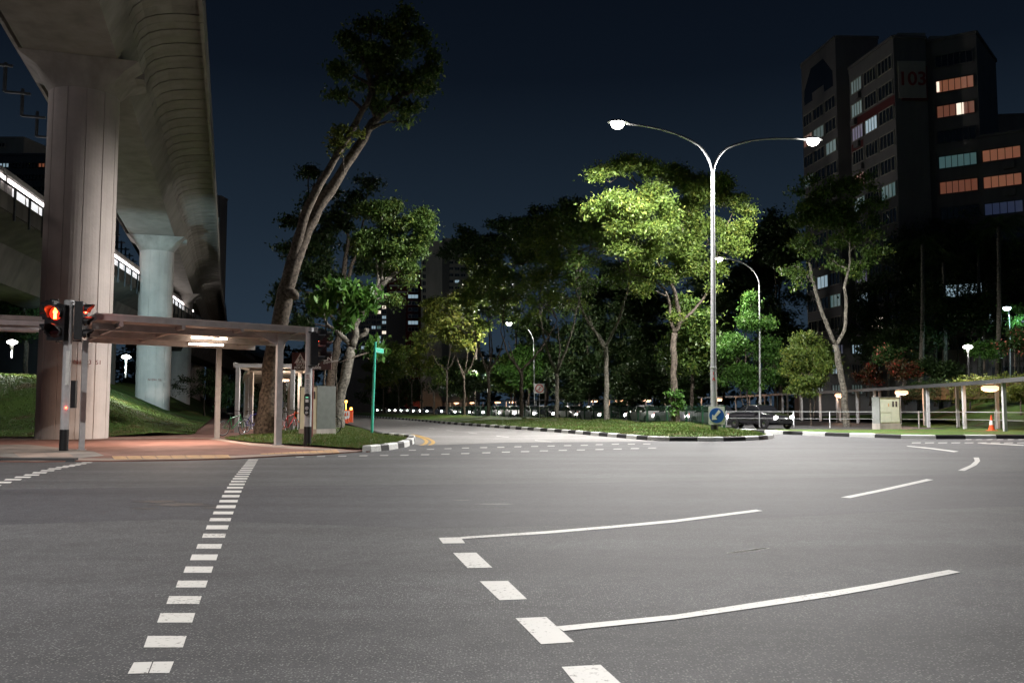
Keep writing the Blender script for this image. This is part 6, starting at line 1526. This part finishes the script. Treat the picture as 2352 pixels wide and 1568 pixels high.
child(b.build('railing', 'green_fence'), fn)
# thin wire-and-post barrier along the far verge
fr = empty('guard_rail', (22, 50, .15), 0, 'thin low rail in front of the right walkway posts', 'railing')
b = MB(); rp = [(13.0, 53), (18, 49.5), (24.3, 46.8), (24.8, 42)]
for i in range(len(rp) - 1):
    a, c = Vector((*rp[i], .15)), Vector((*rp[i + 1], .15)); n = max(1, int((c - a).length / 2))
    for k in range(n): p = a.lerp(c, k / n); b.bar(p, p + Vector((0, 0, .95)), .05, .05)
    b.bar(a + Vector((0, 0, .9)), c + Vector((0, 0, .9)), .04, .04); b.bar(a + Vector((0, 0, .5)), c + Vector((0, 0, .5)), .03, .03)
child(b.build('rails', 'galv'), fr)

# ================================================================== BICYCLES
def bicycle(loc, yaw, lean, fm, label, basket=False, s=1.0, steer=0.0, red_fork=False):
    e = empty('bicycle', loc, 0, label, 'bicycle', 'parked bicycles by the shelter'); e.rotation_euler = (lean, 0, yaw); e.scale = (s, s, s)
    r = .33; fx, rx_ = .52, -.52
    for x, st_ in ((fx, steer), (rx_, 0)):
        ax_ = Vector((math.sin(st_) * -1, math.cos(st_), 0)); b = MB(); b.ring((x, 0, r), ax_, r - .018, .020, 30, 6); wl = b.build('wheel', 'rubber', e)
        b = MB(); b.ring((x, 0, r), ax_, r - .045, .010, 30, 4); dv_ = Vector((math.cos(st_), math.sin(st_), 0))
        for k in range(14):
            a = 2 * math.pi * k / 14; b.tube([(x, 0, r), Vector((x, 0, r)) + dv_ * math.cos(a) * (r - .04) + Vector((0, 0, math.sin(a) * (r - .04)))], .0028, 3, cap=False)
        b.tube([Vector((x, 0, r)) - ax_ * .04, Vector((x, 0, r)) + ax_ * .04], .022, 8); o = b.build('rim', 'galv'); o.parent = wl
    b = MB(); bb = Vector((-.05, 0, .28)); seat = Vector((-.20, 0, .80)); head = Vector((.36, 0, .86)); headb = Vector((.39, 0, .70))
    for a, c, q in ((seat, bb, .017), (seat + Vector((.03, 0, -.06)), head, .017), (bb, headb, .02), (headb, head + Vector((-.02, 0, .06)), .02), (bb, Vector((rx_, .05, r)), .010), (bb, Vector((rx_, -.05, r)), .010), (seat + Vector((0, 0, -.08)), Vector((rx_, .05, r)), .009), (seat + Vector((0, 0, -.08)), Vector((rx_, -.05, r)), .009)): b.tube([a, c], q, 7)
    b.build('frame', fm, e)
    b = MB()
    for q in (.055, -.055): b.tube([headb + Vector((0, q * .8, 0)), Vector((fx - .03, q, r + .18)), Vector((fx, q, r))], .012, 6)
    b.build('fork', 'frame_red' if red_fork else fm, e)
    b = MB(); b.tube([head, head + Vector((-.03, 0, .16))], .014, 6); b.tube([head + Vector((-.1, .29, .16)), head + Vector((-.02, .2, .17)), head + Vector((0, 0, .16)), head + Vector((-.02, -.2, .17)), head + Vector((-.1, -.29, .16))], .013, 7); b.build('handlebar', 'black_paint', e)
    b = MB(); b.tube([seat, seat + Vector((-.02, 0, .10))], .013, 6); b.add([seat + Vector(q) for q in ((-.17, -.08, .12), (-.17, .08, .12), (.0, .04, .12), (.12, .015, .11), (.12, -.015, .11), (.0, -.04, .12), (-.17, -.07, .16), (-.17, .07, .16), (0, .03, .15), (.12, .01, .13), (.12, -.01, .13), (0, -.03, .15))], [(0, 1, 2, 3, 4, 5)[::-1], (6, 11, 10, 9, 8, 7)[::-1]] + [(i, (i + 1) % 6, 6 + (i + 1) % 6, 6 + i) for i in range(6)]); b.build('saddle', 'rubber', e)
    b = MB(); b.ring(bb, (0, 1, 0), .085, .006, 18, 4)
    for sg_ in (1, -1): b.tube([bb + Vector((0, .04 * sg_, 0)), bb + Vector((.10 * sg_, .06 * sg_, -.13 * sg_))], .009, 5); p_ = bb + Vector((.10 * sg_, .11 * sg_, -.13 * sg_)); b.cbox(p_, (.09, .09, .02))
    b.build('crank', 'dark_steel', e)
    if basket:
        b = MB(); c = Vector((.62, 0, .86))
        for z, k in ((-.13, .75), (0, .9), (.13, 1.0)):
            q = [c + Vector((sx_ * .15 * k, sy_ * .18 * k, z)) for sx_, sy_ in ((-1, -1), (1, -1), (1, 1), (-1, 1))]
            for i in range(4): b.bar(q[i], q[(i + 1) % 4], .008, .008)
        for i in range(20):
            t = i / 20 * 4; k = int(t); f = t - k; P0 = [(-1, -1), (1, -1), (1, 1), (-1, 1)][k]; P1 = [(1, -1), (1, 1), (-1, 1), (-1, -1)][k]; x = P0[0] + (P1[0] - P0[0]) * f; y = P0[1] + (P1[1] - P0[1]) * f
            b.bar(c + Vector((x * .15 * .75, y * .18 * .75, -.13)), c + Vector((x * .15, y * .18, .13)), .005, .005)
        b.cbox(c - Vector((0, 0, .13)), (.23, .27, .01)); b.build('basket', 'black_paint', e)
    return e
def gq(x, y): p = G(x, y, FZ + .02); return (p.x, p.y, FZ + .02)
bicycle(gq(534, 1000), R(60), R(4), 'frame_green', 'dark green-and-black bicycle on the path left of the leaning trunk', s=1.05, steer=R(18))
bicycle(gq(583, 992), R(66), R(-4), 'frame_blue', 'blue bicycle half hidden behind the leaning trunk', s=1.12, basket=True)
bicycle(gq(662, 996), R(75), R(4), 'frame_red', 'bicycle with a red frame behind the shelter post', s=1.1, basket=False)
bicycle(gq(690, 990), R(160), R(4), 'frame_orange', 'bicycle whose wheel shows left of the cabinet', s=1.15)
bicycle((-8.15, 37.6, FZ + .15), R(-18), R(-3), 'frame_red', 'black bicycle with a basket and red fork, right of the cabinet', s=1.1, basket=True, red_fork=True)

# ================================================================== CARS (their headlights make the bright band)
def car_mesh(Lc=4.4, Wc=1.78, Hc=1.46, boxy=0.0):
    # stations along length: x, half width at sill, z bottom, z belt, half width belt, z top, half width top
    S = [(-2.25, .60, .42, .70, .60, .74, .45), (-2.18, .80, .30, .88, .78, .93, .62), (-1.85, .87, .24, .95, .84, 1.00, .68), (-1.55, .89, .22, .95, .86, 1.02, .70), (-1.45, .89, .22, .95, .86, 1.07, .66),
         (-.97, .89, .22, .95, .87, 1.40, .60), (-.75, .89, .22, .95, .87, 1.46, .60), (-.1, .89, .22, .94, .87, 1.48, .60), (.30, .89, .22, .94, .87, 1.44, .60), (.45, .89, .22, .94, .87, 1.38, .60),
         (1.02, .89, .22, .94, .86, 1.02, .67), (1.14, .89, .22, .93, .85, .97, .70), (1.6, .87, .23, .87, .81, .91, .66), (2.05, .80, .28, .72, .71, .78, .54), (2.2, .62, .36, .60, .54, .63, .42)]
    b = MB(); n = 10
    for x, w0, zb_, zl_, w1, zt_, w2 in S:
        zt_ += boxy * (.25 if -1.9 < x < .6 else 0)
        ring = [(w0 * .7, zb_), (w0, zb_ + .10), (w0 * 1.01, (zb_ + zl_) / 2), (w1, zl_), (w2, zt_ - .04), (w2 * .6, zt_)]
        pts = [(x, y, z) for y, z in ring] + [(x, -y, z) for y, z in reversed(ring)]
        b.v += pts
    n = 12
    for i in range(len(S) - 1):
        for k in range(n):
            k2_ = (k + 1) % n; b.f.append((i * n + k, (i + 1) * n + k, (i + 1) * n + k2_, i * n + k2_)[::-1]); b.mi.append(1 if (k in (3, 7) and 4 <= i <= 9) else (1 if (k in (4, 5, 6) and i in (6, 7, 2, 3)) and False else 0))
    b.f.append(tuple(range(n))); b.mi.append(0); b.f.append(tuple((len(S) - 1) * n + k for k in reversed(range(n)))); b.mi.append(0)
    return b
def make_car(paint_m, label, kind='car', beams=0.0, lpos=None):
    e = empty(kind, (0, 0, 0), 0, label, 'car', 'cars with lit headlights on the far carriageway')
    b = car_mesh(); o = b.build('body', [paint_m, 'glass_car'], e)
    sub = o.modifiers.new('smooth', 'SUBSURF'); sub.levels = 2; sub.render_levels = 2; smooth_by_angle(o, 60)
    # windscreen and rear window
    b = MB(); b.add([(.43, .53, 1.415), (.43, -.53, 1.415), (1.05, -.63, 1.025), (1.05, .63, 1.025)], [(3, 2, 1, 0)]); b.build('windscreen', 'glass_car', e)
    b = MB(); b.add([(-.95, .5, 1.43), (-.95, -.5, 1.43), (-1.50, -.6, 1.06), (-1.50, .6, 1.06)], [(0, 1, 2, 3)]); b.build('rear_window', 'glass_car', e)
    for x in (1.38, -1.36):
        for sy_ in (1, -1):
            b = MB(); b.lathe((x, sy_ * .84, .35), [(.375, 0), (.37, .055), (.36, .06)], 26, 0, (0, sy_, 0)); b.build('wheel_arch', 'black_plastic', e); b = MB(); b.ring((x, sy_ * .835, .32), (0, 1, 0), .235, .085, 24, 8); wl = b.build('wheel', 'rubber', e, True)
            b = MB(); b.lathe((x, sy_ * .845, .32), [(.20, -.05), (.20, .05), (.05, .065)], 18, 0, (0, sy_, 0)); r_ = b.build('rim', 'chrome'); r_.parent = wl
    for sy_ in (1, -1):
        b = MB(); b.lathe((2.04, sy_ * .58, .66), [(.12, 0), (.13, .05), (.09, .10), (.01, .12)], 14, 0, (1, .12 * sy_, 0)); b.build('headlight', 'headlight', e)
        b = MB(); b.cbox((-2.13, sy_ * .62, .80), (.08, .26, .14)); b.build('tail_light', 'tail_light', e)
        b = MB(); b.bar((-.42, sy_ * .868, .95), (-.38, sy_ * .60, 1.44), .07, .02); b.build('door_pillar', 'black_plastic', e)
        b = MB(); b.bar((.45, sy_ * .905, .60), (.42, sy_ * .868, .93), .012, .012); b.bar((.55, sy_ * .91, .35), (.45, sy_ * .905, .60), .012, .012); b.build('door_gap', 'black_plastic', e)
        b = MB(); b.cbox((.72, sy_ * .97, 1.0), (.12, .18, .12)); b.build('side_mirror', paint_m, e)
        if beams:
            l_ = lamp_light('headlight_beam', 'SPOT', (2.25, sy_ * .55, .66), beams, (1, .98, .95), e, .06, 75, .8, aim=(1, .02 * sy_, -.09))
    b = MB(); b.cbox((2.2, 0, .42), (.06, .95, .16)); b.build('grille', 'black_plastic', e)
    b = MB(); b.cbox((2.24, 0, .50), (.02, .5, .11)); b.build('number_plate', 'black_paint', e)
    return e
protos = [make_car('car_white', 'c'), make_car('car_silver', 'c'), make_car('car_black', 'c')]
for p in protos: cache(p)
queue = [(15.2, 53.5, 2, -66), (11.8, 62, 1, -70), (8.8, 71, 2, -71), (5.6, 80, 0, -72), (2.2, 91, 1, -73), (-1.6, 103, 0, -73), (-5.6, 116, 2, -73), (-10.5, 132, 1, -73), (-17, 152, 0, -73), (-24.5, 176, 1, -73), (-34, 206, 0, -73), (10.0, 76.5, 1, -72), (3.4, 97, 0, -73), (-4.6, 124, 1, -73), (13.5, 57.6, 1, -69), (10.3, 66.3, 0, -71), (7.2, 75.4, 1, -71), (3.9, 85.5, 2, -73), (0.2, 97, 0, -73), (-3.6, 109.5, 1, -73), (-8.0, 124, 0, -73), (-13.6, 141.5, 1, -73), (-20.6, 164, 0, -73), (-29, 190, 1, -73)]
qn = ['black car heading the queue right of the blue arrow sign', 'silver car behind the fence, next after the queue leader', 'black car behind the fence between the lit tree and the nearest dark trunk', 'white car seen through the fence right of the V-forked trunk', 'silver car in the queue behind the round prohibition sign', 'white car in the queue left of the round prohibition sign', 'black car in the queue behind the twisting median tree', 'silver car in the queue by the thin many-stemmed tree', 'white car in the queue under the yellow-green crowns', 'silver car far down the queue right of the green post', 'farthest white car where the bright band begins',
      'silver car in the outer lane behind the V-forked trunk', 'white car in the outer lane behind the twin dark trunks', 'silver car in the outer lane near the median lamp pole', 'silver car second in the queue, behind the lit tree trunk', 'white car third from the front of the queue behind the fence', 'silver car half hidden by the nearest dark median trunk', 'black car between the two nearest dark median trunks', 'white car just right of the twisting median tree', 'silver car just left of the twisting median tree', 'white car between the many-stemmed tree and the yellow-green tree', 'silver car beyond the yellow-green crowns', 'white car far down the queue left of the small far trees', 'silver car almost at the far end of the queue']
used = set()
for i, (x, y, k, ang) in enumerate(queue):
    o = protos[k] if k not in used else copy_tree(protos[k]); used.add(k)
    o.location = (x, y, .01); o.rotation_euler = (0, 0, R(ang)); o['label'] = qn[i]
    l_ = lamp_light('headlight_beam', 'SPOT', (2.3, 0, .7), 900, (1, .98, .95), o, .15, 110, .9, aim=(1, 0, -.10))
